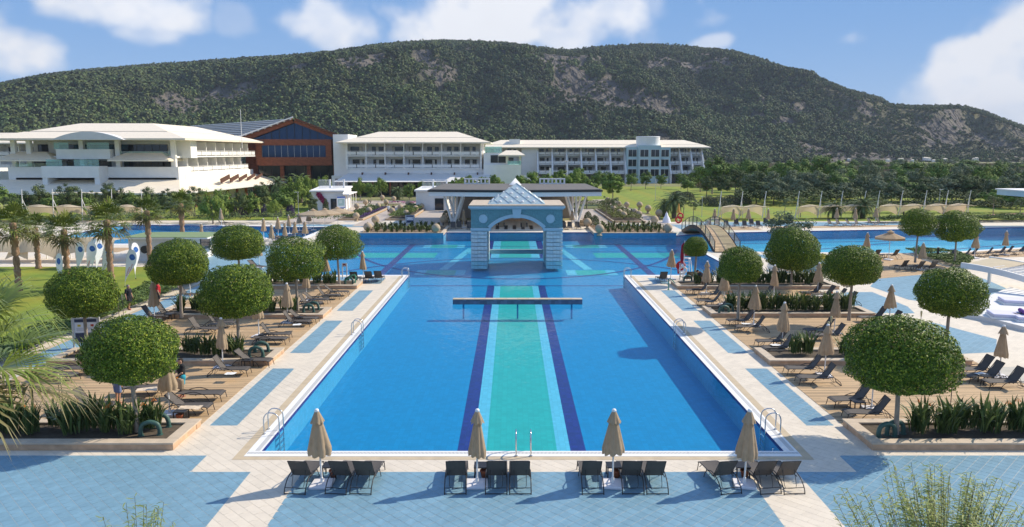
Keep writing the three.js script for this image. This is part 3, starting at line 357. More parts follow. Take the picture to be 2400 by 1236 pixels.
// ---------- sun loungers, parasols, small furniture
const LG = (() => { const w = .33, hb = .36; const mk = raise => { const c = Math.cos(raise), s = Math.sin(raise), bz = .2, L = .78, top = [bz + L * c, hb + L * s];
  const sling = (pts, wd) => { const q = []; for (let i = 0; i < pts.length - 1; i++) for (let k = 0; k < 4; k++) { const x = j => -wd + 2 * wd * j / 4, sg = j => .02 * Math.pow((j - 2) / 2, 2) - .02; q.push([[x(k), pts[i][1] + sg(k), pts[i][0]], [x(k + 1), pts[i][1] + sg(k + 1), pts[i][0]], [x(k + 1), pts[i + 1][1] + sg(k + 1), pts[i + 1][0]], [x(k), pts[i + 1][1] + sg(k), pts[i + 1][0]]]); } return quads(q, v => [v[0], v[2] + v[1]]); };
  return { seat: sling([[-1.02, hb - .02], [-.9, hb + .01], [-.4, hb], [.2, hb]], w - .02), back: sling([[bz, hb], [bz + L * c * .5 + .02, hb + L * s * .5 - .015], top], w - .03),
    rails: [-1, 1].map(d => tube([[d * w, hb - .05, -1.04], [d * w, hb, -.95], [d * w, hb, .35]], .018, 6, 8)).concat([tube([[-w, hb - .04, -1.03], [w, hb - .04, -1.03]], .016), tube([[-w, hb - .05, .1], [w, hb - .05, .1]], .014)]),
    front: d => [tube([[d * w, hb - .02, -.98], [d * (w + .01), 0, -1.06]], .016), tube([[d * w, hb - .01, -.72], [d * w, .19, -.9]], .012)], mid: d => [tube([[d * w, hb, -.25], [d * w, .2, -.42], [d * w, 0, -.52]], .014, 6, 6)],
    rear: d => [tube([[d * (w + .02), hb - .02, -.3], [d * (w + .02), hb + .12, .15], [d * (w + .02), hb + .02, .62], [d * (w + .02), .16, .88], [d * (w + .02), 0, .93]], .018, 6, 16)], cross: [tube([[-w - .02, .03, .92], [w + .02, .03, .92]], .014), tube([[-w - .02, .2, .86], [w + .02, .2, .86]], .012)],
    bframe: [[-1, 1].map(d => tube([[d * (w - .02), hb, bz], [d * (w - .02), top[1], top[0]]], .016)), [tube([[-w + .02, top[1], top[0]], [w - .02, top[1], top[0]]], .016)]].flat(), prop: [tube([[-.2, hb + L * s * .45, bz + L * c * .45], [-.2, .16, .62], [-.14, .1, .66], [.14, .1, .66], [.2, .16, .62], [.2, hb + L * s * .45, bz + L * c * .45]], .01, 5, 18)] }; };
  const A = { up: mk(.98), mid: mk(.7), flat: mk(.04) }; for (const k in A) for (const q of ['rails', 'cross', 'bframe', 'prop']) A[k][q] = join(A[k][q]); for (const k in A) for (const q of ['front', 'mid', 'rear']) A[k][q] = [-1, 1].map(d => join(A[k][q](d))); return A; })();
function lounger(pos, turn, label, group, kind = 'up') {
  return place('lounger' + kind, () => { const t = thing('sun_lounger', label, 'sun lounger', [0, 0, 0], 0, group), a = LG[kind]; part('seat', a.seat, M.sling, t); const b = part('backrest', a.back, M.sling, t); part('back_frame', a.bframe, M.dark, b); part('frame', a.rails, M.dark, t); for (const k of [0, 1]) { part('leg', a.front[k], M.dark, t); part('leg', a.rear[k], M.dark, t); part('strut', a.mid[k], M.dark, t); } part('stretcher', a.cross, M.dark, t); if (kind !== 'flat') part('back_support', a.prop, M.dark, t); return t; }, pos, turn, label, group);
}
const furl = (sd, H0 = 1.18, H1 = 2.5, R = .34, amp = .26) => { const rows = 12, n = 56, p = [], ix = [], uv = []; for (let j = 0; j <= rows; j++) { const t = j / rows, base = R * (.16 + .84 * Math.pow(t, .85)) * (t > .93 ? 1 - (t - .93) * 1.2 : 1); for (let i = 0; i <= n; i++) { const a = i / n * 6.2832, f = Math.pow(Math.abs(Math.sin(a * 4 + sd + .25 * Math.sin(3 * t + sd))), .7), r = base * (1 + amp * (f - .6) * (.35 + .65 * t) + .07 * Math.sin(a * 2 + sd * 3) * t); p.push(Math.cos(a) * r * (1 + .08 * Math.sin(sd * 5)), H1 - (H1 - H0) * t - (j === rows ? .07 * f + .05 * Math.sin(a + sd) : 0), Math.sin(a) * r); uv.push(a / 6.2832 * 2, t * 1.3); if (j < rows && i < n) { const q = j * (n + 1) + i; ix.push(q, q + 1, q + n + 2, q, q + n + 2, q + n + 1); } } } return raw(p, ix, uv); };
const flap = sd => { const n = 48, p = [], ix = [], uv = []; for (let j = 0; j <= 4; j++) for (let i = 0; i <= n; i++) { const t = j / 4, a = i / n * 6.2832, r = lerp(.075, .215, Math.pow(t, .9)) * (1 + .22 * (Math.abs(Math.sin(a * 4 + sd)) - .5) * t); p.push(Math.cos(a) * r, 2.56 - .36 * t - (j === 4 ? .03 * Math.sin(a * 8) : 0), Math.sin(a) * r); uv.push(a / 3, t * .4); if (j < 4 && i < n) { const q = j * (n + 1) + i; ix.push(q, q + 1, q + n + 2, q, q + n + 2, q + n + 1); } } return raw(p, ix, uv); };
let parasolN = 0;
function parasol(pos, label, group, tilt = 0) {
  const v = parasolN++ % 4, o = place('parasol' + v, () => { const t = thing('folded_parasol', label, 'parasol', [0, 0, 0], 0, group); const c = part('canopy', furl(v * 1.9 + .4, 1.18 - .1 * (v % 2), 2.5, [.36, .31, .34, .38][v]), M.canvas, t); part('vent_flap', flap(v), M.canvas, c); part('cap', lathe([[.001, 2.66], [.05, 2.65], [.075, 2.61], [.07, 2.55], [.001, 2.54]], 14), M.white, t); part('pole', cyl(.03, .03, 2.5, 0, .1, 0, 10), M.white, t); const b = part('base', rbx(.72, .1, .72, 0, 0, 0, .03), M.plaster, t); part('pole_socket', cyl(.06, .045, .18, 0, .1, 0), M.white, b); return t; }, pos, rr(-.2, .2), label, group); o.rotation.z = tilt; return o;
}
function openParasol(pos, R, label, group, key = 'op' + R) {
  return place(key, () => { const t = thing('open_parasol', label, 'parasol', [0, 0, 0], 0, group), q = [], v = [], rb = [], H = 2.35; for (let i = 0; i < 8; i++) { const a = i / 8 * 6.2832, b = (i + 1) / 8 * 6.2832, P = (r, y, g) => [Math.cos(g) * r, y, Math.sin(g) * r]; for (let k = 0; k < 4; k++) { const r0 = .1 + (R - .1) * k / 4, r1 = .1 + (R - .1) * (k + 1) / 4, y = r => H + .62 - .62 * Math.pow(r / R, .9); q.push([P(r0, y(r0), a), P(r1, y(r1), a), P(r1, y(r1), b), P(r0, y(r0), b)]); } v.push([P(R, H, a), P(R + .02, H - .2, a), P(R + .02, H - .2, b), P(R, H, b)]); rb.push(tube([[0, H + .3, 0], P(R * .97, H - .02, a)], .012, 5)); }
    part('canopy', quads(q), M.canvas, t); part('valance', quads(v), M.canvas, t); part('vent_flap', new THREE.ConeGeometry(.42, .22, 8, 1, true).translate(0, H + .68, 0), M.canvas, t); rb.forEach(r => part('rib', r, M.white, t)); part('pole', cyl(.03, .03, H + .7, 0, 0, 0, 10), M.white, t); part('base', rbx(.75, .12, .75, 0, 0, 0, .03), M.plaster, t); return t; }, pos, rr(0, 1), label, group);
}
function sideTable(pos, turn, label, group) { return place('table', () => { const t = thing('side_table', label, 'table', [0, 0, 0], 0, group); for (let i = 0; i < 5; i++) part('slat', bx(.46, .025, .075, 0, .4, -.19 + i * .095), M.table, t); part('frame', [bx(.5, .04, .03, 0, .385, .235), bx(.5, .04, .03, 0, .385, -.235), bx(.03, .04, .44, .235, .385, 0), bx(.03, .04, .44, -.235, .385, 0)], M.table, t); for (const [a, b] of [[-1, -1], [1, -1], [-1, 1], [1, 1]]) part('leg', bx(.04, .385, .04, a * .22, 0, b * .22), M.table, t); return t; }, pos, turn, label, group); }
const potGeo = lathe([[.001, 0], [.1, 0], [.14, .2], [.155, .2], [.155, .25], [.13, .25], [.12, .21], [.001, .2]], 16);
const pot = (pos, label, group) => single('flower_pot', potGeo, M.pot, label, 'flower pot', group, pos);
seed = 500;
[[697, 794, 850, 755, 'the parasol beside the pool ladder corner'], [1066, 1163, 1219, 1118, 'the slim parasol near the middle ladder'], [1389, 1485, 1540, 1436, 'the parasol between the pool ladders'], [1703, 1798, 1855, 1744, 'the parasol in front of the shaded pool corner']].forEach(([a, b, c, u, w], i) => {
  [a, b, c].forEach((px, k) => { const p = at(px, 1158); lounger([p[0], 0, -24.25], [[-.08, -.1, -.07], [.02, 0, .01], [.01, -.02, .01], [.16, .12, .09]][i][k], ['dark lounger beside the side table by ', 'dark lounger, middle of three, by ', 'dark lounger, outermost of three, by '][k] + w, 'loungers in a row on the blue tiles at the pool end'); });
  const p = at(u, 1138); parasol([p[0], 0, p[2]], 'folded beige parasol ' + ['with a wide frilled skirt by the sunlit pool ladder corner', 'tied slim, near the middle ladder of the pool end', 'with pleated skirt and white cap between the pool ladders', 'in front of the shaded pool corner'][i], 'folded parasols in a row at the pool end', [.035, -.01, .0, -.03][i]);
  sideTable([p[0] + .12, 0, -24.75], 0, 'dark slatted side table under ' + w, 'side tables along the pool end'); pot([p[0] + .22, 0, -24.7], 'terracotta pot under the side table by ' + w, 'terracotta pots under side tables'); });
const LT = -Math.PI / 2;
function pairs(list, turn, where, group) { for (const [x, y, kind, par, tb] of list) { const p = at(x, y); lounger(p, turn + rr(-.11, .11), kind === 'flat' ? 'dark mesh lounger lying flat ' + where : 'dark mesh lounger with raised back ' + where, group, kind || 'up'); if (par) { const q = at(par[0], par[1]); parasol(q, 'folded beige parasol standing ' + where, 'folded parasols on the decks', rr(-.02, .02)); } if (tb) { const q = at(tb[0], tb[1]); sideTable(q, 0, 'dark slatted side table ' + where, 'side tables on the decks'); } } }
pairs([[470, 938, 'flat'], [438, 968, 'mid', [398, 972], [425, 985]], [330, 925, 'flat'], [215, 965, 'up']], LT, 'on the wooden deck beside the bathers', 'loungers on the deck by the bathers');
pairs([[535, 880, 'up', [522, 862]], [590, 858, 'mid', 0, [580, 862]], [130, 893, 'flat'], [165, 878, 'flat']], LT, 'on the wooden deck behind the bathers', 'loungers on the deck behind the bathers');
pairs([[632, 806, 'flat', 0, [618, 800]], [640, 796, 'up', [607, 790]], [472, 782, 'up'], [512, 768, 'up', 0, [500, 775]], [360, 752, 'up', [362, 752]], [392, 745, 'up', 0, [398, 750]], [690, 765, 'up', [674, 757]], [708, 757, 'mid', 0, [700, 758]]], LT, 'on the deck beside the walking path', 'loungers on the deck beside the walking path');
pairs([[722, 720, 'up'], [738, 712, 'mid', [718, 706], [732, 716]], [765, 702, 'up', [766, 668]], [786, 694, 'mid', 0, [780, 697]], [440, 700, 'up', [446, 692]]], LT, 'on the deck by the green hand rail', 'loungers on the deck by the green hand rail');
const RT = Math.PI / 2;
pairs([[2000, 952, 'up', [2043, 962], [2010, 962]], [2040, 985, 'up'], [2290, 880, 'up'], [2312, 895, 'up', [2342, 885], [2310, 900]], [2360, 910, 'up']], RT, 'on the deck behind the largest clipped tree', 'loungers behind the largest clipped tree');
pairs([[1890, 878, 'up', [1932, 882]], [1920, 900, 'up']], RT, 'on the deck against the middle planter wall', 'loungers against the middle planter wall');
pairs([[1815, 813, 'up', [1833, 815], [1825, 816]], [1830, 828, 'up'], [1742, 762, 'up', [1766, 764], [1735, 766]], [1765, 778, 'up'], [1925, 785, 'up', [1955, 782], [1922, 790]], [1950, 798, 'up'], [2050, 755, 'up', [2084, 762]], [2085, 765, 'up']], RT, 'on the wooden deck before the dense strap plants', 'loungers before the dense strap plants');
pairs([[1640, 690, 'up', [1655, 690], [1632, 690]], [1670, 700, 'up'], [1668, 716, 'up', [1697, 716], [1662, 720]], [1690, 728, 'up'], [1790, 700, 'up', [1814, 702]], [1905, 695, 'up', [1916, 695], [1890, 700]], [1935, 700, 'up'], [1960, 708, 'up', [1982, 702]], [1985, 716, 'up']], RT, 'on the deck by the lifeguard chair planter', 'loungers by the lifeguard chair planter');
pairs([[1552, 662, 'up', [1572, 655]], [1612, 662, 'up']], .05, 'at the pool corner by the lifeguard chair', 'loungers at the lifeguard corner');
pairs([[832, 662, 'up', [852, 660], [850, 663]], [866, 661, 'up'], [888, 660, 'up']], .0, 'at the pool corner by the red sign', 'loungers at the corner by the red sign');
pairs([[2050, 606, 'up', 0, [2066, 606]], [2092, 606, 'up'], [2112, 633, 'up', [2160, 634], [2150, 632]], [2150, 635, 'up'], [2180, 635, 'up'], [1985, 606, 'up', [2030, 603]]], .3, 'on the brown deck beside the lap pool', 'loungers on the brown deck by the lap pool');
openParasol(at(2083, 610), 1.5, 'open beige parasol over two loungers on the brown deck', 'open parasols');
pairs([[2222, 608, 'up', [2284, 606]], [2258, 605, 'up'], [2275, 603, 'up'], [2310, 602, 'up', [2355, 598]], [2340, 600, 'up'], [2358, 598, 'up'], [2390, 597, 'mid']], 1.3, 'on the lap pool edge behind the curved pergola', 'loungers behind the curved pergola');
pairs([1662, 1682, 1704, 1726, 1746, 1762, 1778].map((x, i) => [x, 534 - (i % 2) * 4, 'up', i % 2 ? [x - 8, 530] : 0]).concat([[1795, 527, 'up', [1800, 530]], [1812, 530, 'up']]), Math.PI - .1, 'under the square shade sails across the lap pool', 'loungers under the shade sails across the lap pool');
pairs([[1948, 530, 'up'], [1968, 530, 'up', [1960, 528]], [1992, 530, 'up'], [2012, 530, 'up', [2004, 528]], [2042, 528, 'up', [2052, 526]], [2064, 528, 'up']], Math.PI + .5, 'on the far deck below the row of white masts', 'loungers below the row of white masts');
pairs([[1062, 537, 'up', [1087, 534]], [1076, 536, 'up'], [1100, 538, 'up'], [1322, 538, 'up'], [1335, 537, 'up', [1340, 534]], [1354, 537, 'up']], Math.PI, 'on the white terrace in front of the pool bar', 'loungers in front of the pool bar');
pairs([[640, 566, 'up', [618, 560]], [655, 562, 'up', [652, 556]], [672, 560, 'flat', [678, 549]], [690, 556, 'up', [702, 542]], [660, 570, 'mid', [637, 578]], [700, 552, 'up', [724, 536]], [648, 575, 'up', [668, 572]], [715, 548, 'flat', [692, 568]], [520, 528, 'up', [519, 530]], [531, 528, 'up', [716, 568]], [478, 590, 'up', [473, 575]], [600, 632, 'mid', [608, 628]]], -1.1, 'on the pale terrace by the lagoon pool', 'loungers by the lagoon pool');
for (const [x, y] of [[735, 540], [762, 538], [792, 534]]) openParasol(at(x, y), 2.4, 'wide open cream parasol by the lagoon pool beds', 'wide cream parasols by the lagoon pool');

// ---------- the hill and its wood
const RIDGE = [[-2600, 330], [-1400, 300], [-900, 285], [-500, 258], [-200, 228], [0, 208], [120, 184], [200, 174], [400, 158], [540, 149], [700, 139], [790, 129], [880, 116], [1000, 107], [1100, 106], [1180, 108], [1250, 116], [1330, 126], [1400, 119], [1500, 112], [1600, 116], [1700, 129], [1780, 149], [1830, 163], [1880, 171], [1920, 192], [1980, 213], [2045, 229], [2068, 243], [2130, 247], [2230, 246], [2290, 261], [2400, 303], [2520, 335], [2800, 352], [3600, 357]];
const ridgeH = x => { const px = 1200 + x / 1500 * F; let i = 0; while (i < RIDGE.length - 2 && RIDGE[i + 1][0] < px) i++; const [a, b] = [RIDGE[i], RIDGE[i + 1]], t = clamp((px - a[0]) / (b[0] - a[0])); return EYE - 6 + (358 - lerp(a[1], b[1], t)) / F * 1500; };
const footZ = x => lerp(-560, -900, sstep(-250, 500, x));
function hillY(x, z) {
  const R = ridgeH(x), f = footZ(x), t = (f - z) / (f + 1500); if (t <= 0) return -1;
  const n = fbm(x * .006 + 40, z * .006 + 40, 5) - .5, m = fbm(x * .017 + 9, z * .017 + 3, 4) - .5, c = vn(x * .0045 + 3, 7) - .5, cut = sstep(-450, -150, x);
  if (t >= 1) return R * Math.max(0, 1 - (t - 1) * 1.1) + 3 * m;
  const s = t + .25 * c * Math.sin(Math.PI * t), steep = lerp(Math.pow(s, .95), .45 * s + .55 * sstep(.1, .62, s + .35 * n), cut * .75);
  return Math.min(R * clamp(steep) + Math.sin(Math.PI * Math.min(1, t)) * (105 * n + 34 * m), (ridgeH(x * 1500 / -z) + 2) * (-z) / 1500 * lerp(1, .97, Math.sin(Math.PI * t)));
}
const rocky = (x, z) => { const t = (footZ(x) - z) / (footZ(x) + 1500), v = fbm(x * .011 + 5, z * .011 + 8, 5) + .35 * (fbm(x * .05, z * .02, 3) - .5); return sstep(.625, .72, v + .12 * sstep(-350, -50, x) - .25 * sstep(-250, -700, x) - .12 * sstep(.75, 1, t) - .06 * sstep(150, 500, x)); };
const grassy = (x, z) => sstep(330, 620, x + 200 * (fbm(x * .01, z * .01, 3) - .5)) * .75;
{ const x0 = -1750, z0 = -470, d = 11, nx = 325, nz = 150, p = new Float32Array(nx * nz * 3), c = new Float32Array(nx * nz * 3), uv = new Float32Array(nx * nz * 2), ix = [];
  for (let j = 0; j < nz; j++) for (let i = 0; i < nx; i++) { const x = x0 + i * d, z = z0 - j * d, o = j * nx + i, r = rocky(x, z), g = grassy(x, z), k = .8 + .4 * hsh(i, j); p.set([x, hillY(x, z), z], o * 3); uv.set([x, z], o * 2); const gr = tone([.038, .044, .018], [.11, .105, .042], clamp(g + .3 * (vn(x * .05, z * .05) - .5))), cc = tone(gr, [.115, .1, .082], r); c.set(mul(cc, k), o * 3); if (i < nx - 1 && j < nz - 1) ix.push(o, o + 1, o + nx + 1, o, o + nx + 1, o + nx); }
  const g = raw(p, ix, uv, c); struct('hill', g, new THREE.MeshStandardMaterial({ vertexColors: true, roughness: 1, bumpMap: scaleTex(tex(512, (u, v) => fbm(u * 10, v * 10, 6, 10), false), 90), bumpScale: 14 }));
  seed = 71; const mats = [[], [], []], cols = [[], [], []], m4 = new THREE.Matrix4(), q = new THREE.Quaternion(), Y = V(0, 1, 0);
  for (let n = 0; n < 150000; n++) {
    const z = -470 - Math.pow(rnd(), .8) * 1120, x = rr(-.78, .78) * -z * 1.02, y = hillY(x, z); if (y < 1) continue; const R = ridgeH(x), r = rocky(x, z), g = grassy(x, z), t = y / R;
    if (rnd() < r * .72 || rnd() < g * .55 || (z < -1500 && rnd() < .5)) continue;
    if (rnd() > .72 + .5 * (fbm(x * .02, z * .02, 2) - .3)) continue;
    const sc = rr(3, 6.4) * (g > .35 || r > .5 ? rr(.25, .7) : 1), v = Math.floor(rnd() * 3); q.setFromAxisAngle(Y, rnd() * 6.28); m4.compose(V(x, y + sc * .55, z), q, V(sc, sc * rr(.85, 1.3), sc)); mats[v].push(m4.clone()); const k = rr(.75, 1.2) * (.62 + .75 * fbm(x * .012 + 30, z * .012, 3)); cols[v].push(C(k * rr(.85, 1.2), k, k * rr(.8, 1.1)));
  }
  mats.forEach((l, v) => { const gg = cloudCrown(90 + v, 130, { lo: [.034, .05, .016], hi: [.118, .172, .042], l: .5, w: .36, k: 12, cs: 1.2, h: .95 }); const im = new THREE.InstancedMesh(gg, M.leafMatte, l.length); l.forEach((m, i) => { im.setMatrixAt(i, m); im.setColorAt(i, cols[v][i]); }); shadow(im); im.name = numbered('hillside_wood'); tag(im, ['dark pine wood covering the hillside', 'pines filling the slopes of the wooded hill', 'scrubby trees and pines scattered on the rocky hill'][v], 'woodland', null, 'stuff'); scene.add(im); });
}
// ---------- hotel buildings
function hip(x0, x1, z0, z1, y0, y1, ix, iz, g = []) { const a = [[x0, y0, z1], [x1, y0, z1], [x1, y0, z0], [x0, y0, z0]], b = [[x0 + ix, y1, z1 - iz], [x1 - ix, y1, z1 - iz], [x1 - ix, y1, z0 + iz], [x0 + ix, y1, z0 + iz]]; for (let i = 0; i < 4; i++) { const j = (i + 1) % 4, s = i % 2 ? 2 : 0; g.push(quads([[a[i], a[j], b[j], b[i]]], v => [v[s], (v[1] - y0) * Math.hypot(1, (i % 2 ? ix : iz) / (y1 - y0 || 1))])); } g.push(quads([[b[0], b[1], b[2], b[3]]], v => [v[0], v[2]])); g.push(bb(x0, x1, y0 - .35, y0 - .02, z0, z1)); return g; }
M.roof.side = THREE.DoubleSide;
const eaveM = M.white;
function windowAt(t, w, h, x, y, z, turn = 0, frame = M.white, glass = M.glass, panes = 2) { const f = part('window', [bx(w, h, .08, 0, 0, 0)], glass, t); f.position.set(x, y, z); f.rotation.y = turn; for (let i = 0; i <= panes; i++) part('frame', bx(.09, h, .14, -w / 2 + w * i / panes, 0, .02), frame, f); part('frame', bx(w, .09, .14, 0, h - .05, .02), frame, f); return f; }
function bay(t, cx, y, z, w, turn, dep, hgt = 3.0, rail = M.white, mode = 0) {       // a recessed balcony: fins, glazed back, balustrade of two panels
  const g = new THREE.Group(); g.name = 'balcony'; g.position.set(cx, y, z); g.rotation.y = turn; t.add(g);
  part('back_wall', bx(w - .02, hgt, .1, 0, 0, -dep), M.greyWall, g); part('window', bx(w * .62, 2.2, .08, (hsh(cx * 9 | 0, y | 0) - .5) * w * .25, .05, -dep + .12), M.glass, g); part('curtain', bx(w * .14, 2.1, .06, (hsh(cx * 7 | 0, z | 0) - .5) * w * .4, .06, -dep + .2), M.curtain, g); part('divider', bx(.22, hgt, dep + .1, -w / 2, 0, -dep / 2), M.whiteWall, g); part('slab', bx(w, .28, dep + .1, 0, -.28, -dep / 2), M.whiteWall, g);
  for (const s of [-1, 1]) part('balustrade_panel', bx(w / 2 - .22, .78, .06, s * w / 4, .16, 0), rail, g); part('handrail', bx(w - .2, .07, .09, 0, 1.06, 0), M.white, g); return g;
}
{ // wing with the stepped terraces
  const Z = -157, t = thing('hotel_wing', 'white terraced hotel wing with hipped cream roof and curved eyebrow eave', 'building', [0, 0, 0]);
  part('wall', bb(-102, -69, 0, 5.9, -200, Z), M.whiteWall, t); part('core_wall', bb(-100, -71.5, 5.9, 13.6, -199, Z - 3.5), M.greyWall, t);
  part('parapet', bb(-103.5, -68.5, 5.5, 8.1, Z - .3, Z), M.whiteWall, t); part('parapet', bb(-68.8, -68.5, 5.5, 8.1, -163, Z - .3), M.whiteWall, t); part('parapet', bb(-103.5, -103.2, 5.5, 8.1, -175, Z - .3), M.whiteWall, t);
  part('floor_slab', bb(-103.4, -68.6, 5.7, 6.9, Z - 3.4, Z - .32), M.whiteWall, t); part('floor_slab', bb(-101.5, -69, 9.9, 10.3, Z - 3.4, Z - .6), M.whiteWall, t);
  part('terrace', bb(-94.5, -83, 6, 8.3, Z, Z + 3.5), M.whiteWall, t); for (const x of [-94, -83.5]) part('terrace_pillar', bb(x - .5, x + .5, 0, 6, Z, Z + 3.4), M.whiteWall, t);
  part('upper_terrace', bb(-93, -82, 9.7, 11.7, Z - 2, Z + .6), M.whiteWall, t);
  part('canopy_roof', hip(-105, -93.05, Z - 5, Z + 2, 9.6, 11.2, 3, 3.2), M.roof, t); part('canopy_roof', hip(-81.95, -69.5, Z - 5, Z + 2, 9.6, 11.2, 3, 3.2), M.roof, t);
  for (const [x, w, y] of [[-97.5, 5, 7], [-91, 4.5, 7], [-86, 4, 7], [-77, 8.5, 7], [-72.4, 1.6, 7], [-98, 2, 10.35], [-91.5, 6, 10.35], [-84, 8, 10.35], [-76, 8, 10.35]]) windowAt(t, w, 2.3, x, y, Z - 3.44, 0, M.dark, M.glass, Math.round(w / 1.5));
  for (const [x, y, l] of [[-92, 11.7, 3], [-84.5, 11.7, 4.5], [-89, 8.3, 0], [-85.5, 8.3, 5], [-92, 8.3, 3.2]]) if (l) part('glass_screen', bx(l, 1.35, .05, x, y, Z + (y > 10 ? .3 : 3.2)), M.greenGlass, t);
  for (const x of [-102.4, -99.2, -88.4, -81, -69.6]) part('pillar', bb(x - .45, x + .45, 6.9, 13.6, Z - 1.2, Z - .4), M.whiteWall, t);
  part('glass_rail', bb(-102, -93.2, 8.1, 8.9, Z - .2, Z - .14), M.railGlass, t); part('glass_rail', bb(-81, -70, 10.3, 11.3, Z - .7, Z - .64), M.railGlass, t);
  for (let i = 0; i < 7; i++) { bay(t, -67.2, 10.3, -166 - i * 5.3, 5.3, Math.PI / 2, 2.6); bay(t, -68.6, 7, -164.5 - i * 5.3, 5.3, Math.PI / 2, 2.6, 2.9); }
  part('side_wall', bb(-69, -68.4, 0, 6.7, -202, -160), M.whiteWall, t); part('side_wall', bb(-70, -67, 9.9, 13.5, -163.2, -160), M.whiteWall, t);
  part('roof', hip(-106.5, -65.5, -204, Z + 3, 13.85, 15.3, 5.5, 5.5), M.roof, t); part('upper_roof', hip(-100.2, -71.6, -198, Z - 3, 15.45, 17.3, 6.5, 7.5), M.roof, t);
  { const s = new THREE.Shape(); s.moveTo(-7.2, 0); s.quadraticCurveTo(0, 3.2, 7.2, 0); part('eyebrow_eave', new THREE.ExtrudeGeometry(s, { depth: 2.4, bevelEnabled: false, curveSegments: 14 }).translate(-84.5, 13.55, Z + 1.6), M.greyWall, t); }
  part('skirt_roof', quads([[[-112, 3.2, -148], [-64.5, 3.2, -148], [-68.45, 5.5, Z - .01], [-108, 5.5, Z - .01]], [[-64.5, 3.2, -148], [-61, 3.2, -206], [-68.4, 5.5, -203], [-68.45, 5.5, Z - .01]]], v => [v[0] + v[2], v[1] * 3]), M.roof, t); part('eave_board', quads([[[-112, 2.9, -148], [-64.5, 2.9, -148], [-64.5, 3.2, -148], [-112, 3.2, -148]], [[-64.5, 2.9, -148], [-61, 2.9, -206], [-61, 3.2, -206], [-64.5, 3.2, -148]]]), M.greyWall, t);
  for (let i = 0; i < 5; i++) part('roof_fin', bx(.25, 1 - i * .1, 5.4, -64.6 - .1 * i, 4.7, -172 - i * 6, 0, .16), M.rust, t);
  for (let x = -110; x < -65; x += 5) part('column', bx(.5, 3, .5, x, 0, -149.5), M.brick, t); for (let z = -155; z > -204; z -= 6) part('column', bx(.5, 3, .5, -64.6, 0, z), M.brick, t); part('glazing', bb(-108, -69, 0, 3, Z + .1, Z + .2), M.glass, t);
}
{ // brick lobby with a glazed gable
  const t = thing('lobby_building', 'red brick lobby with glazed gable and long dark ribbed roof', 'building', [-58.5, 0, -207], .16), W = 13, pk = 19.6, ev = 14.6, D = 60;
  for (const s of [-1, 1]) { part('pier', bx(3, ev - .3, 3, s * (W - 1.6), 0, -1.5), M.brick, t); part('gable_beam', (() => { const L = Math.hypot(W + 1.6, pk - ev + .6), a = Math.atan2(pk - ev + .6, W + 1.6); return bx(L, 1.3, 1.6, 0, -1.3, 0, 0, 0, -s * a).translate(s * (W + 1.6) / 2, (pk + ev + 1.2) / 2 - .3, .4); })(), M.brick, t); }
  part('gable_glazing', quads([[[-W + .4, ev - .4, -.6], [W - .4, ev - .4, -.6], [0, pk - .4, -.6]]]), M.blueGlass, t); for (let i = -5; i <= 5; i++) { const h = (pk - ev) * (1 - Math.abs(i) / 6) - .4; part('mullion', bx(.12, Math.max(.3, h), .12, i * 2, ev - .4, -.5), M.dark, t); }
  part('brick_box', [bx(19.5, 2.2, 3.4, 0, 7.6, 1.2), bx(19.5, 1.6, 3.4, 0, 12.9, 1.2), bx(1.5, 3.12, 3.4, -9, 9.79, 1.2), bx(1.5, 3.12, 3.4, 9, 9.79, 1.2)], M.brick, t);
  for (let i = 0; i < 10; i++) { const f = part('window', bx(1.6, 3.1, .1, -7.42 + i * 1.65, 9.8, 2.2), M.blueGlass, t); part('frame', bx(.07, 3.1, .16, -8.23 + i * 1.65, 9.8, 2.22), M.louvre, f); }
  part('glazing', bx(22, 7.5, .1, 0, 0, -1), M.glass, t); for (let i = -5; i <= 5; i++) part('mullion', bx(.12, 7.5, .14, i * 2.1, 0, -.86), M.dark, t); part('transom', bx(22, .14, .14, 0, 3.8, -.84), M.dark, t); for (const x of [-3.5, 3.5]) part('brick_column', bx(1, 7.6, 1, x, 0, .6), M.brick, t);
  for (const s of [-1, 1]) part('roof_slope', quads([[[0, pk + .25, 2], [s * (W + 2), ev - .1, 2], [s * (W + 2) - 40, ev - .1, -D], [-40, pk + .25, -D]]], v => [v[2], v[0]]), (() => { const m = M.roofDark; m.side = THREE.DoubleSide; return m; })(), t);
  for (let i = 0; i < 9; i++) { const u = (i + .4) / 9, x = -u * (W + 2), y = lerp(pk + .4, ev, u); part('roof_rib', bar([x, y, 1.6], [x - 40, y, -D], .22, .22, 5), M.louvre, t); }
  part('wall', bx(2 * W, ev - .5, 20, 0, 0, -12), M.brick, t); part('roof_edge', bx(W + 2.9, .3, .6, 0, 0, 0, 0, 0, .355).translate(-W / 2 - .9, (pk + ev) / 2 + .38, 1.9), M.white, t);
}
single('flagpole', [cyl(.08, .05, 9, 0, 12, 0), lathe([[.001, 21], [.14, 21.1], [.001, 21.25]], 8)], M.white, 'thin white mast rising beside the brick lobby roof', 'mast', null, [-65, 0, -185]);
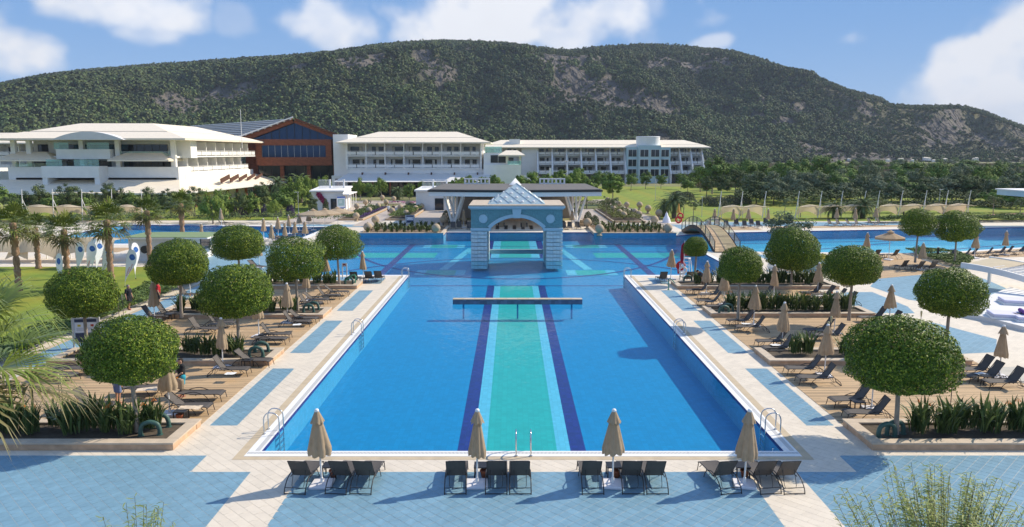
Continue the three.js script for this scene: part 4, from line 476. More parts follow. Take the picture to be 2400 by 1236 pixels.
{ // long wing with seven bays
  const Z = -200, t = thing('hotel_wing', 'long white hotel wing with two rows of seven balconies', 'building');
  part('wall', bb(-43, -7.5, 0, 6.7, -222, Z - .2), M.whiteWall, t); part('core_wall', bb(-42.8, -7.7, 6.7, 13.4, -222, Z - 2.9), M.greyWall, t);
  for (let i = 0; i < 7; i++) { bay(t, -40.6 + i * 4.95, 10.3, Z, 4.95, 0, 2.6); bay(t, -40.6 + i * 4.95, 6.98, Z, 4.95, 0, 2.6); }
  part('end_wall', bb(-43.4, -42.9, 6.5, 13.4, Z - 3, Z + .15), M.whiteWall, t); part('end_wall', bb(-8.3, -7.9, 6.5, 13.4, Z - 3, Z + .15), M.whiteWall, t);
  part('roof', hip(-45.5, -5.5, -225, Z + 2, 13.7, 14.9, 4, 4), M.roof, t); part('upper_roof', hip(-41, -9.8, -221, Z - 2.2, 15, 16.6, 5, 6), M.roof, t);
  part('skirt_roof', quads([[[-45, 3.7, Z + 8], [-4, 3.7, Z + 8], [-6, 5.6, Z - .1], [-43, 5.6, Z - .1]]], v => [v[0], v[1] * 3]), M.greyWall, t); part('glazing', bb(-43, -8, 0, 3.4, Z, Z + .1), M.glass, t); for (let x = -44; x < -5; x += 4.4) part('column', bx(.4, 3.7, .4, x, 0, Z + 7.2), M.brick, t);
  for (let i = 0; i < 6; i++) part('roof_fin', bx(.3, .6, 1.2, -39 + i * 6, 5.3, Z + .8), M.rust, t);
  part('blank_wall', bb(-47.5, -43.5, 0, 15.8, -216, -204), M.whiteWall, t); part('link', bb(-47.5, -43.5, 0, 5, -204, -201), M.whiteWall, t); part('door', bb(-46.6, -44.2, 0, 4.2, -200.95, -200.85), M.rust, t);
  part('end_block', bb(-7.4, 2.4, 0, 7.9, -214, Z + 1.5), M.whiteWall, t); part('end_block_top', bb(-7.4, -1.5, 7.9, 10.9, -212, Z + .6), M.whiteWall, t); windowAt(t, 4, 2, -3.6, 8.4, Z + .7, 0, M.white, M.glass, 2); part('canopy_roof', hip(-3.6, 3.4, -206, Z + 3, 10.4, 11.6, 2, 3), M.roof, t); for (const x of [-1.2, 2.1]) part('pillar', bx(.5, 2.5, .5, x, 7.9, Z + 1), M.whiteWall, t); part('glass_rail', bx(3.4, 1, .06, .6, 7.9, Z + 1.4), M.greenGlass, t); part('glass_screen', bx(4.5, 1.6, .06, -5, 11, -206), M.greenGlass, t);
  part('pergola', [bx(9, .3, .3, 5, 4.5, Z + 1, 0, 0, -.18), bx(.5, 8, .5, 10, -1, Z + 1), bx(9, .3, .3, 5, 3.9, Z + .5, 0, 0, -.18)], M.whiteWall, t);
}
{ // terraced wing with the round tower
  const Z = -282, t = thing('hotel_wing', 'far white hotel wing with raking terrace walls and a pale blue round-topped tower', 'building');
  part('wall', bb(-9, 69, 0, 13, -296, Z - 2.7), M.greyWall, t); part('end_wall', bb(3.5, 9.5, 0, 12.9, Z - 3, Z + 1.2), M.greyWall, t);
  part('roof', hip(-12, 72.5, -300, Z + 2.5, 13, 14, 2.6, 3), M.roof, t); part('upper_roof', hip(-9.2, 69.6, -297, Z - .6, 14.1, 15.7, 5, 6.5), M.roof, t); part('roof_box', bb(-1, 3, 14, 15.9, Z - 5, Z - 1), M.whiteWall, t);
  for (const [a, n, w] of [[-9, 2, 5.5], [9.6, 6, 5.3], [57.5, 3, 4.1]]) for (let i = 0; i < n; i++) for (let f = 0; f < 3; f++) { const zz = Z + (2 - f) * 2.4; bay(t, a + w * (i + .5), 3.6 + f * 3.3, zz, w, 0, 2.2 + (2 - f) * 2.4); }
  for (const [a, n, w] of [[9.6, 7, 5.3], [57.5, 4, 4.1]]) for (let i = 0; i < n; i++) part('raking_wall', (() => { const s = new THREE.Shape([new THREE.Vector2(-3, 0), new THREE.Vector2(7.2, 0), new THREE.Vector2(7.2, 3.4), new THREE.Vector2(.3, 12.6), new THREE.Vector2(-3, 12.6)]); return new THREE.ExtrudeGeometry(s, { depth: .5, bevelEnabled: false }).rotateY(-Math.PI / 2).translate(a + w * i, 0, Z); })(), M.greyWall, t);
  part('tower', bb(41.5, 45.6, 0, 12.9, Z - 3, Z + 4.5), M.paleBlue, t); part('tower', bb(45.6, 53.6, 0, 13.6, Z - 3, Z + 6.2), M.paleBlue, t); part('tower', bb(53.6, 57.4, 0, 12.9, Z - 3, Z + 4.5), M.paleBlue, t);
  part('drum', [cyl(4.2, 4.3, 3.2, 49.6, 13.4, Z + 1.5, 32), new THREE.TorusGeometry(4.15, .22, 8, 32).rotateX(Math.PI / 2).translate(49.6, 16.6, Z + 1.5)], M.whiteWall, t); part('drum_skylight', cyl(3.9, 3.9, .1, 49.6, 16.62, Z + 1.5, 32), M.paleBlue, t);
  for (let f = 0; f < 3; f++) { for (const x of [47.6, 51.5]) windowAt(t, 3, 2.5, x, 2.6 + f * 3.5, Z + 6.24, 0, M.white, M.glass, 2); windowAt(t, 3, 2.5, 43.6, 2.6 + f * 3.5, Z + 4.54, 0, M.white, M.glass, 2); windowAt(t, 2.8, 2.5, 55.4, 2.6 + f * 3.5, Z + 4.54, 0, M.white, M.glass, 2); } for (const x of [43, 48, 52, 56]) part('undercroft_pier', bx(.6, 1.9, .2, x, 0, Z + 6.5), M.greyWall, t);
}
{ const Z = -205, t = thing('hotel_wing', 'low cream-roofed hotel wing half hidden behind the terraced wing', 'building'); part('wall', bb(-170, -118, 0, 13.4, -230, Z - 2.6), M.greyWall, t); for (let i = 0; i < 6; i++) for (let f = 0; f < 2; f++) bay(t, -150 + i * 5.2, 6.9 + f * 3.3, Z, 5.2, 0, 2.5); part('roof', hip(-172, -114, -232, Z + 2, 13.6, 16.4, 6, 8), M.roof, t); part('lower_wall', bb(-170, -118, 0, 6.6, Z - 2.6, Z + .2), M.whiteWall, t); }
{ const t = thing('service_block', 'low white block with dark grille beyond the terraced wing', 'building', [-122, 0, -172]); part('wall', bx(14, 7.6, 8, 0, 0, 0), M.whiteWall, t); part('grille', bx(4, 3, .1, 0, 3.4, 4.05), M.louvre, t); }
function kiosk(x, z, w, d, turn, label) { const t = thing('garden_kiosk', label, 'kiosk', [x, 0, z], turn); for (let i = 0; i < 9; i++) part('wall_board', bx(w, .41, d, 0, i * .42, 0), M.whiteWall, t); part('roof', bx(w + .5, .3, d + .6, 0, 3.8, 0, 0, .04), M.whiteWall, t); for (const s of [-.25, .2]) { const l = part('roof_screen', [bx(2.2, .1, .12, w * s, 5.6, -.4), bx(.3, 1.9, .3, w * s + 1.2, 3.9, 0)], M.whiteWall, t); for (let i = 0; i < 9; i++) part('slat', bx(2.2, .07, .05, w * s, 4.05 + i * .17, -.4), M.louvre, l); } part('shaded_doorway_pane', bx(w * .28, 2.3, .1, w * .25, 0, d / 2 + .02), M.glass, t); for (let i = 0; i < 4; i++) part('shopfront_post', bx(.15, 3, .15, w / 2 + .9, 0, -d / 2 + i * d / 3), M.white, t); part('shopfront_roof', bx(2, .15, d, w / 2 + .2, 3, 0), M.whiteWall, t); return t; }  // door opening is a flat dark pane; indoor shade is in its colour
kiosk(-35.5, -150, 6, 10, .05, 'white boarded kiosk with bougainvillea on its wall and louvred roof screens'); kiosk(-15.3, -151, 6, 9, -.05, 'white boarded kiosk beside the pool bar canopy');
seed = 801; // distant town at the foot of the hill
for (let i = 0; i < 64; i++) { const px = i < 26 ? rr(1715, 1850) : rr(1860, 2330), z = -rr(880, 960), x = (px - 1200) / F * -z; place('house' + i % 3, () => { const t = thing('town_house', 'small white house of the distant town at the foot of the hill', 'house', [0, 0, 0], 0, 'white houses of the distant town'), w = 7 + i % 3 * 2; part('wall', bx(w, 6.2, 7, 0, 0, 0), M.white, t); part('roof', hip(-w / 2 - .4, w / 2 + .4, -4, 4, 6.4, 7.8, 3, 3.4), M.roof, t); for (const s of [-1, 1]) part('window', bx(1.2, 1.5, .1, s * w / 4, 3.8, 3.54), M.glass, t); return t; }, [x, rr(0, 2), z], rr(-.5, .5), null, null, rr(.32, .55)); }

// ---------- trees and beds of the grounds
seed = 611;
const on = (px, z) => [(px - 1200) / F * -z * 1.0, 0, z];
const belt = 'trees in the belt beyond the lawns';
for (const [px, z, k, w, h, c] of [[1640, -215, 'broad', 7, 8, 1.5], [1668, -205, 'broad', 9, 10.5, 2], [1700, -225, 'broad', 8, 9.5, 2], [1722, -200, 'pine', 7, 7.5, 1.2], [1745, -215, 'broad', 8, 9.5, 2], [1765, -185, 'grey', 7.5, 7, 1], [1790, -225, 'broad', 8, 9.2, 2], [1808, -180, 'grey', 8, 7.2, 1], [1835, -215, 'broad', 9, 10, 2], [1860, -185, 'grey', 8, 7.4, 1], [1880, -230, 'broad', 9, 9.8, 2], [1905, -180, 'grey', 8, 7.4, 1], [1930, -220, 'broad', 11, 11.4, 2], [1958, -185, 'grey', 8, 7.8, 1], [1985, -215, 'broad', 9, 9, 2], [2010, -180, 'grey', 7, 6.6, 1], [2050, -178, 'grey', 7, 6, 1], [2078, -176, 'pine', 6, 6, 1.4], [2125, -215, 'broad', 11, 9.6, 1.5], [2110, -172, 'pine', 5, 5.5, 1.6], [2160, -172, 'pine', 6, 6, 1.5], [2195, -240, 'broad', 10, 9, 1.5], [2240, -168, 'pine', 8, 7, 1], [2275, -165, 'pine', 7, 6.5, 1], [2320, -190, 'bright', 11, 8.5, .8], [2345, -160, 'pine', 6, 6, .8], [2390, -185, 'broad', 8, 7.5, 1], [2330, -155, 'lush', 7, 4, .2], [2382, -150, 'lush', 7, 4, .2], [2420, -165, 'pine', 8, 7, 1], [1655, -190, 'pine', 5, 5.8, 1], [1690, -180, 'pine', 6, 6.3, 1.2], [2460, -200, 'broad', 9, 8, 1]])
  tree(k, on(px, z), w, h, c, { broad: 'leafy bright green tree in the belt beyond the lawn', grey: 'grey-green feathery tree in the belt beyond the lawn', pine: 'dark pine in the belt beyond the lawn', bright: 'yellow-green weeping tree before the reeds', lush: 'low dark rounded tree behind the lap pool' }[k], belt);
for (let i = 0; i < 46; i++) { const r = i % 3, x = 52 + i * 1.75 + rr(-1.5, 1.5), z = [-160, -172, -190][r] - rr(0, 9), k = pick([['grey', 'pine', 'grey'], ['grey', 'broad', 'pine'], ['broad', 'broad', 'grey']][r]); tree(k, [x * -z / 165, 0, z], rr(6, 8.5), [6, 7, 8.6][r] * rr(.85, 1.12), .5, { broad: 'leafy bright green tree in the belt beyond the lawn', grey: 'grey-green feathery tree in the belt beyond the lawn', pine: 'dark pine in the belt beyond the lawn' }[k], belt); }
for (let i = 0; i < 46; i++) { const z = -rr(260, 780), px = rr(1660, 2560); tree(pick(['broad', 'broad', 'grey']), on(px, z), rr(7, 14), rr(5, 9), .3, 'bushy tree in the reed flats below the hill', 'trees of the reed flats'); }
[[1072, -152, 4.4, 6.4], [1098, -156, 5, 7], [1132, -150, 4.2, 6.7], [1160, -156, 4.8, 7], [1222, -158, 4.6, 7], [1248, -165, 5.4, 7.4], [1283, -156, 5.4, 7.2], [1312, -170, 5, 8], [1330, -156, 4.2, 6.4], [1345, -172, 4.5, 7.6], [1375, -152, 4.8, 6.4], [1355, -180, 5, 8]].forEach(([px, z, w, h]) => tree('lush', on(px, z), w, h, 1.6, 'dense rounded green tree in the row behind the pool bar', 'rounded trees behind the pool bar'));
tree('lush', on(1436, -163), 6.2, 7, 1.9, 'large dense round tree at the right hand end of the bar roof');
scene.children[scene.children.length - 1].userData.label = 'large dense round tree standing alone beside the pool bar roof';
[[1478, -222, 4.5, 5.6], [1512, -232, 4.5, 5.6], [1548, -235, 4.5, 5], [1595, -230, 4.5, 5.4], [1400, -225, 5, 6], [1425, -235, 4.5, 6], [1610, -200, 5, 5]].forEach(([px, z, w, h]) => tree('broad', on(px, z), w, h, 1.2, 'small round tree on the lawn before the far wing', 'small trees before the far wing'));
[[88, -132, 5, 6], [165, -130, 5.2, 6.3], [262, -128, 5, 6.6], [345, -130, 4.6, 5.6], [400, -128, 5, 5.4], [455, -132, 4.4, 5.8], [562, -128, 3.6, 4.8], [612, -136, 5, 6.3], [645, -140, 4, 4.5], [725, -132, 3.4, 4.2], [210, -136, 4.4, 4.6], [20, -128, 4.5, 4]].forEach(([px, z, w, h]) => tree('pine', on(px, z), w, h, 1, 'dark pine standing before the terraced hotel wing', 'pines before the terraced wing'));
[[40, -131, 4, 4], [120, -132, 4.4, 4.2], [195, -131, 4, 3.8], [300, -131, 4.6, 4.6], [375, -130, 3.8, 4.2], [430, -130, 4.2, 4.6], [525, -130, 4.4, 5], [585, -132, 4, 4.6], [660, -134, 4.4, 4.8], [5, -135, 5, 5.5], [960, -176, 3.6, 4.6], [870, -172, 3.4, 4.8], [1030, -158, 4, 5], [1010, -176, 4, 5]].forEach(([px, z, w, h]) => tree('broad', on(px, z), w, h, .5, 'leafy green tree planted at the foot of the hotel wings', 'leafy trees at the foot of the hotel'));
[[690, -150, 6.4, 7, 1], [728, -158, 4, 7.2, 1], [760, -163, 3.8, 7, 1.5], [497, -118, 4.6, 6, .6], [640, -126, 3, 3.8, .5], [1090, -144, 5, 6, 1], [845, -178, 4, 5.8, 1.2], [895, -178, 3.6, 6, 1.4], [990, -180, 2.6, 5, 1.4]].forEach(([px, z, w, h, c]) => tree('bright', on(px, z), w, h, c, 'light green feathery tree on the hotel lawn', 'light green trees on the hotel lawn'));
[[870, -160, 3, 1], [930, -158, 2.6, 1]].forEach(() => 0);
datePalm(652, 478, 4, 1.1, 'tall date palm in front of the brick lobby'); datePalm(705, 476, 4, 1.2, 'larger date palm beside the brick lobby glazing'); datePalm(876, 462, 2, .9, 'small date palm by the pink flower bed'); datePalm(932, 468, 2, .9, 'small date palm before the clipped hedge'); datePalm(1558, 508, 2, .95, 'shorter date palm of the pair on the lawn'); datePalm(1580, 512, 3, 1, 'thicker date palm of the pair on the lawn'); datePalm(1955, 512, 2, .9, 'date palm behind the white masts'); datePalm(2022, 512, 2, 1.1, 'date palm between the white masts'); datePalm(850, 455, 2, .9, 'small date palm beside the kiosk');
[[1421, 510], [1437, 512], [1602, 512], [1625, 516], [1838, 512], [1876, 510], [2062, 508], [2328, 505], [2390, 512], [255, 510]].forEach(([x, y]) => tree('sparse', at(x, y), 3, 3.9, 1.6, 'pale-barked frangipani with sparse leaves near the pool', 'frangipani trees around the pools'));
for (const [x, y, w, h] of [[548, 508, 1.6, 2.4], [572, 506, 2, 2.6], [622, 508, 1.5, 2], [650, 508, 1.5, 2], [680, 506, 1.6, 2], [600, 506, 1.4, 1.6]]) bush(at(x, y), w, h, [.03, .02, .06], [.11, .06, .2], 'purple-leaved shrub along the lawn border', 'purple_shrub', 'purple shrubs along the lawn border', 1500, 'purple');
for (const [x, y, w, h] of [[764, 508, 1.2, 3], [737, 502, 1.2, 2.6], [1394, 530, 1.5, 1.6], [1378, 518, 1.4, 1.5], [1045, 515, 1.4, 1.5], [1063, 524, 1.4, 1.6], [1350, 505, 2, 1.4]]) bush(at(x, y), w, h, [.03, .055, .02], [.09, .13, .04], 'dark clipped dome shrub near the pool bar and kiosk', 'clipped_shrub', 'clipped dome shrubs', 1500, 'clipped');
[[1660, 482], [1683, 484], [1712, 480], [1740, 478], [1588, 468], [1610, 470]].forEach(([x, y]) => bush(at(x, y), 4, 2, [.06, .07, .04], [.14, .15, .08], 'grey rounded shrub on the far lawn', 'grey_shrub', 'grey rounded shrubs on the far lawn', 1500, 'greyb'));
const DG = [.045, .08, .02], LGn = [.14, .19, .045];
cover('flower_hedge', rect(-70, -27, -121.5, -117.5), 0, 1.6, 26, DG, LGn, .3, 'loose green hedge along the lagoon pool terrace'); cover('garden_hedge', rect(-9, 6, -181, -176), 0, 2.4, 40, DG, [.1, .15, .03], .3, 'long clipped hedge before the hotel terrace'); cover('lawn_hedge', rect(11, 19, -152, -149), 0, 1.5, 60, DG, [.1, .14, .04], .25, 'dark clipped hedge at the lawn edge'); cover('belt_hedge', rect(60, 130, -142, -138), 0, 2.1, 26, [.025, .045, .015], [.07, .1, .03], .4, 'dark hedge along the far lawn');
cover('belt_undergrowth', [[46, -158], [112, -154], [128, -166], [128, -176], [52, -176]], 0, 2.8, 16, [.03, .05, .015], [.11, .15, .04], .5, 'dark undergrowth beneath the tree belt');
tree('grey', at(1848, 582), 6.2, 4.6, .6, 'loose grey-green tree at the lap pool edge');
cover('path_groundcover', [[-29.6, -30], [-26.7, -30], [-26.7, -62], [-28, -68], [-31, -68], [-29.6, -58]], .02, .55, 150, DG, [.16, .23, .045], .17, 'leafy ground cover between the walking path and the lawn');
cover('deck_groundcover', pxPoly([[2120, 592], [2150, 588], [2230, 596], [2285, 612], [2270, 628], [2236, 628], [2180, 612]]), .1, .45, 130, DG, [.17, .25, .05], .2, 'leafy ground cover bed beside the brown deck'); cover('yellow_shrubs', [[24.8, -70], [30, -69], [33, -75], [27, -77]], .1, .9, 90, [.15, .16, .01], [.38, .34, .02], .2, 'yellow-green shrubs beneath the clipped tree');
cover('bank_groundcover', [[57, -118.5], [92, -122], [92, -128], [57, -121.5]], .05, .9, 40, DG, [.17, .24, .05], .3, 'green planting along the far pool edge');
cover('pink_flowers', rect(-27, -10, -166, -163.5), .1, .4, 40, [.1, .12, .04], [.2, .2, .08], .25, 'bed of pink flowers between the garden paths', [.5, .12, .34]);
cover('purple_flowers', rect(-25.8, -24.6, -150, -124.5), .3, .3, 70, [.05, .05, .05], [.1, .06, .15], .2, 'deep purple flowers edging the urn bed', [.08, .04, .16]);
cover('urn_bed_planting', rect(-28.3, -25.4, -150, -124.5), .25, .6, 70, DG, [.12, .18, .03], .22, 'clipped green planting around the stone urns'); cover('juniper_bed', rect(-20.5, -17.1, -152, -124.5), .25, .8, 70, [.05, .09, .015], [.17, .23, .04], .22, 'low spreading juniper between the garden paths'); cover('myrtle_bed', rect(16.3, 20.9, -146, -120.5), .25, .8, 60, [.06, .08, .015], [.18, .2, .04], .22, 'low myrtle planting among stone urns');
planter(-28.6, -24.4, -150.2, -124, 'stone-edged bed of urns and purple flowers', .3, .25); planter(-20.8, -16.8, -152.2, -124, 'stone-edged bed of juniper between paths', .3, .25); planter(16, 21.2, -146.2, -120, 'stone-edged bed of myrtle and urns', .3, .25);
function waterBed(x0, x1, label) { const t = thing('pool_planter', label, 'planter', [(x0 + x1) / 2, 0, -106.5]); const w = (x1 - x0) / 2; part('tiled_wall', bx(2 * w, .75, .3, 0, -.42, 5.25), PM.wall, t); part('coping', bx(2 * w + .06, .06, .42, 0, .33, 5.25), M.stoneTop, t); for (const s of [-1, 1]) part('side_wall', bx(.4, .36, 10.2, s * (w - .2), 0, 0), M.stoneTop, t); part('back_wall', bx(2 * w - .8, .34, .3, 0, 0, -5), M.stone, t); part('soil', bx(2 * w - .8, .22, 9.8, 0, 0, .1), M.soilRed, t); }
waterBed(-20.7, -9.2, 'tiled planter of young shrubs by the left of the pool bar'); waterBed(11, 22, 'tiled planter of young shrubs beside the footbridge'); scene.children[scene.children.length - 2].userData.label = 'tiled planter of young shrubs jutting into the pool beside the walkway of urns';
seed = 640; for (const [x0, x1] of [[-20, -10], [11.7, 21.3]]) for (let r = 0; r < 5; r++) for (let i = 0; i < 10; i++) place('young' + (r + i) % 2, () => { const t = thing('young_shrub', 'young upright shrub in a row in the pool planter soil', 'shrub', [0, 0, 0], 0, 'young shrubs in the pool planters'); part('foliage', (() => { seed = 30 + r + i; const o = { p: [], i: [], c: [] }; for (let k = 0; k < 60; k++) blade(o, [rr(-.12, .12), rr(.05, .6), rr(-.12, .12)], rr(0, 6.28), rr(.2, .5), rr(.15, .4), .012, .045, tone([.06, .09, .02], [.17, .22, .06], rnd()), .2); return stripGeo(o); })(), M.leafMatte, t); part('stem', bar([0, 0, 0], [0, .7, 0], .02, .01, 5), M.barkDark, t); return t; }, [lerp(x0, x1, (i + rr(.3, .7)) / 10), .22, -102.2 - r * 2 - rr(0, .6)], rr(0, 6), 'young upright shrub in rows in the pool planter ' + (x0 < 0 ? 'beside the walkway of urns' : 'beside the footbridge'), null, rr(.85, 1.15));
const URN = 'stone ball urns'; const urn = (x, y, s = 1, l = 'beside the garden paths') => { const p = at(x, y); place('urn', () => { const t = thing('ball_urn', '', 'urn', [0, 0, 0], 0, URN); part('pedestal', lathe([[.001, 0], [.36, 0], [.36, .1], [.24, .16], [.2, .3], [.3, .42], [.001, .44]], 20), M.ball, t); const b = part('ball', lathe(Array.from({ length: 17 }, (_, i) => { const a = -Math.PI / 2 + i / 16 * Math.PI; return [Math.max(.001, .56 * Math.cos(a) + (i === 8 ? .03 : 0)), .95 + .56 * Math.sin(a)]; }), 28), M.ball, t); part('finial', lathe([[.001, 1.5], [.07, 1.51], [.05, 1.58], [.001, 1.62]], 10), M.ball, b); return t; }, p, 0, 'round carved stone urn with finial ' + l, URN, s); };
for (const [x, y] of [[862, 549], [876 + 4, 530], [1022, 552], [1040, 530], [1405, 553], [1377, 537], [1534, 530], [1565, 552]]) urn(x, y, 1.05, 'on a pool planter corner'); for (const [x, y] of [[806, 509], [835, 519], [836, 494], [857, 484], [865, 504], [886, 493], [896, 472], [905, 484], [919, 506], [923, 475], [938, 497], [952, 512], [956, 487], [988, 494], [974, 500]]) urn(x, y, .95, 'in the bed beside the couple walking'); for (const [x, y] of [[1424, 478], [1435, 482], [1422, 494], [1437, 500], [1452, 510], [1462, 516], [1450, 488], [1469, 490], [1488, 508], [1498, 514]]) urn(x, y, .95, 'in the myrtle bed'); for (const [x, y] of [[1499, 492], [1519, 501], [1544, 513]]) urn(x, y, 1.05, 'on the lawn beside the walkway');
// reeds on the flats
{ seed = 660; const o = { p: [], i: [], c: [] }; for (let k = 0; k < 40; k++) blade(o, [rr(-2, 2), 0, rr(-2, 2)], rr(0, 6.28), rr(2, 3.6), rr(.2, .9), .06, .12, tone([.14, .13, .06], [.3, .24, .14], rnd()), .15); const im = new THREE.InstancedMesh(stripGeo(o), M.leafMatte, 9000), m = new THREE.Matrix4(); for (let i = 0; i < 9000; i++) { const z = -rr(240, 620); m.makeRotationY(rnd() * 6.28); m.setPosition(rr(.24, .76) * -z, 0, z); im.setMatrixAt(i, m); im.setColorAt(i, C(rr(.8, 1.2), rr(.8, 1.2), rr(.8, 1.1))); } im.name = 'reed_bed'; tag(shadow(im), 'dry reeds covering the flats below the hill', 'reeds', null, 'stuff'); scene.add(im); }
// palms
seed = 700;
for (const [x, y, h, r, s] of [[45, 690, 5.6, 1.15, 1], [160, 672, 4.7, 1.1, 2], [262, 678, 5.6, 1.2, 3], [352, 620, 5.3, 1.05, 4], [430, 592, 5.4, 1.05, 5], [90, 630, 3.9, 1.1, 6]]) fanPalm(h, 900 + s, r, ['', 'fan palm with shaggy trunk at the near lawn edge', 'short fan palm behind the lone white flag', 'fan palm rising above the cluster of white flags', 'fan palm in front of the green-roofed hut', 'fan palm at the end of the hut roof', 'fan palm with a smooth grey trunk on the lawn'][s], at(x, y), 18);
{ const p = fanPalm(7.35, 955, 1.35, 'large feathery fan palm leaning over the long planter', [-10.6, 0, -13.6], 46, 1.3); p.userData.group = undefined; delete p.userData.group; }
// fine-leaved tree tops below the viewpoint
function wispy(x, z, h, n, spread, label, sd) { seed = sd; const t = thing('wispy_tree', label, 'tree', [x, 0, z]); part('trunk', trunkGeo(h * .7, .09, .05, .1, 0), M.bark, t); const o = { p: [], i: [], c: [] }, tw = []; for (let i = 0; i < n; i++) { const a = rr(0, 6.28), e = rr(.15, 1) * spread, tip = [Math.cos(a) * e, h - .9 * Math.pow(e / spread, 2) * rr(.5, 1.3) + rr(-.5, .12), Math.sin(a) * e], b = [tip[0] * .45, tip[1] - rr(.9, 1.5), tip[2] * .45]; tw.push(bar(b, tip, .005, .0025, 4), bar([0, h * .68, 0], b, .012, .005, 4)); for (let k = 0; k < 40; k++) { const u = Math.pow(k / 39, .8), c = [lerp(b[0], tip[0], u), lerp(b[1], tip[1], u), lerp(b[2], tip[2], u)]; blade(o, c, rr(0, 6.28), rr(-.05, .05), rr(.07, .14), .004, .0085, tone([.16, .21, .04], [.42, .46, .14], rnd()), 1.2); } } part('twigs', tw, M.barkDark, t); part('leaves', stripGeo(o), M.leaf, t); }
wispy(5.95, -9.7, 6.66, 230, 1.55, 'wispy fine-leaved tree top above the blue tiles', 41); wispy(-5.2, -9.8, 6.25, 34, .8, 'wisps of a fine-leaved treetop before the blue tiles', 42);

// ---------- the arched water gate
{ const t = thing('water_gate', 'blue mosaic arch with stone piers and glazed pyramid top standing in the pool', 'arch', [.49, 0, -81.75]);
  const bluStone = [vary(1.4, [.6, .68, .68], .2, { roughness: .7 }, 8), vary(1.4, [.53, .62, .63], .2, { roughness: .7 }, 8), vary(1.4, [.64, .69, .66], .2, { roughness: .7 }, 8)], trim = vary(2, [.42, .56, .61], .06, { roughness: .6 }), mos = new THREE.MeshStandardMaterial({ map: scaleTex(tex(256, (u, v) => { const k = .45 + 1.1 * hsh(i32(u * 64), i32(v * 64), 4); return [.13 * k, .29 * k, .31 * k]; }), 1.6), roughness: .45 });
  for (const s of [-1, 1]) for (let c = 0; c < 10; c++) { const y = -.9 + c * .395, off = c % 2 ? .2 : -.1; part('stone_course', bx(1.56, .385, 7.9, s * 3.885, y, -.1), bluStone[c % 3], t); [[3.05, 3.85 + off], [3.85 + off, 4.72]].forEach(([a, b], k) => part('stone', bb(s * (a + .008), s * (b - .008), y, y + .335, 3.87, 4.15 + .012 * ((c + k) % 3)), bluStone[(c + k) % 3], t)); for (let k = 0; k < 5; k++) part('stone', bx(.06, .335, 1.57, s * 3.08, y, 2.9 - k * 1.6 + off), bluStone[(c + k + 1) % 3], t); }
  const A = 2.75, H = 1.15, R = (A * A + H * H) / (2 * H), arcPts = (r, a = A) => { const th = Math.asin(A / R), o = []; for (let i = 0; i <= 24; i++) { const q = lerp(-th, th, i / 24); o.push(new THREE.Vector2(r * Math.sin(q), 3.3 + H - R + r * Math.cos(q))); } return o; };
  const face = new THREE.Shape([new THREE.Vector2(-4.7, 3.25), ...arcPts(R), new THREE.Vector2(4.7, 3.25), new THREE.Vector2(4.7, 5.3), new THREE.Vector2(-4.7, 5.3)]); part('mosaic_body', new THREE.ExtrudeGeometry(face, { depth: 8.1, bevelEnabled: false }).translate(0, 0, -4.05), mos, t);
  part('arch_trim', new THREE.ExtrudeGeometry(new THREE.Shape([...arcPts(R - .02), ...arcPts(R + .3).reverse()]), { depth: .14, bevelEnabled: true, bevelSize: .02, bevelThickness: .02, bevelSegments: 1 }).translate(0, 0, 4.06), trim, t);
  for (const s of [-1, 1]) { part('impost', rbx(2.06, .3, 8.5, s * 3.72, 3.04, 0, .05), trim, t); part('medallion', new THREE.CylinderGeometry(.43, .46, .12, 32).rotateX(Math.PI / 2).translate(s * 3.45, 4.28, 4.1), trim, t); }
  part('keystone', new THREE.ExtrudeGeometry(new THREE.Shape([[-.34, 4.36], [.34, 4.36], [.48, 5.28], [-.48, 5.28]].map(p => new THREE.Vector2(...p))), { depth: .22, bevelEnabled: false }).translate(0, 0, 4.06), trim, t);
  part('cornice', [bx(9.6, .12, 8.5, 0, 5.26, 0), bx(9.9, .2, 8.8, 0, 5.38, 0)], trim, t); part('roof_slab', bx(9.8, .12, 8.7, 0, 5.58, 0), M.stoneTop, t);
  const py = 5.7, B = 2.9, top = 2.05, sl = Math.hypot(B, top); part('pyramid', quads([0, 1, 2, 3].map(k => { const c = [[-B, B], [B, B], [B, -B], [-B, -B]], a = c[k], b = c[(k + 1) % 4]; return [[a[0], py, a[1]], [b[0], py, b[1]], [0, py + top, 0]]; })), new THREE.MeshStandardMaterial({ color: C(.42, .52, .56), roughness: .3 }), t);
  for (let k = 0; k < 4; k++) { const g = new THREE.Group(); g.name = 'pyramid_face'; g.position.y = py; g.rotation.y = k * Math.PI / 2; t.add(g); const P = (u, v) => { const f = 1 - v; return [u * B, v * top + .02, B * f + .02]; };
    for (let i = 0; i <= 4; i++) { const u0 = -1 + i * .4, e = (1 - u0) / 2; if (i < 4 || 1) part('lattice_bar', bar(P(u0, 0), P(u0 + e, e), .028, .028, 4), bluStone[1], g); part('lattice_bar', bar(P(-u0, 0), P(-u0 - e, e), .028, .028, 4), bluStone[1], g); } part('lattice_bar', bar(P(-1, 0), P(1, 0), .06, .06, 4), trim, g);
    for (let r = 0; r < 4; r++) for (let i = 0; i < 4 - r; i++) { const q = P(-.6 + r * .2 + i * .4, .12 + r * .2); part('dome', new THREE.SphereGeometry(.15, 12, 6, 0, 6.3, 0, 1.6).scale(1.2, .6, 1).rotateX(.95).translate(...q), M.white, g); } }
  part('weir', bx(6.1, .5, .3, 0, -.42, -4.2), trim, t); }
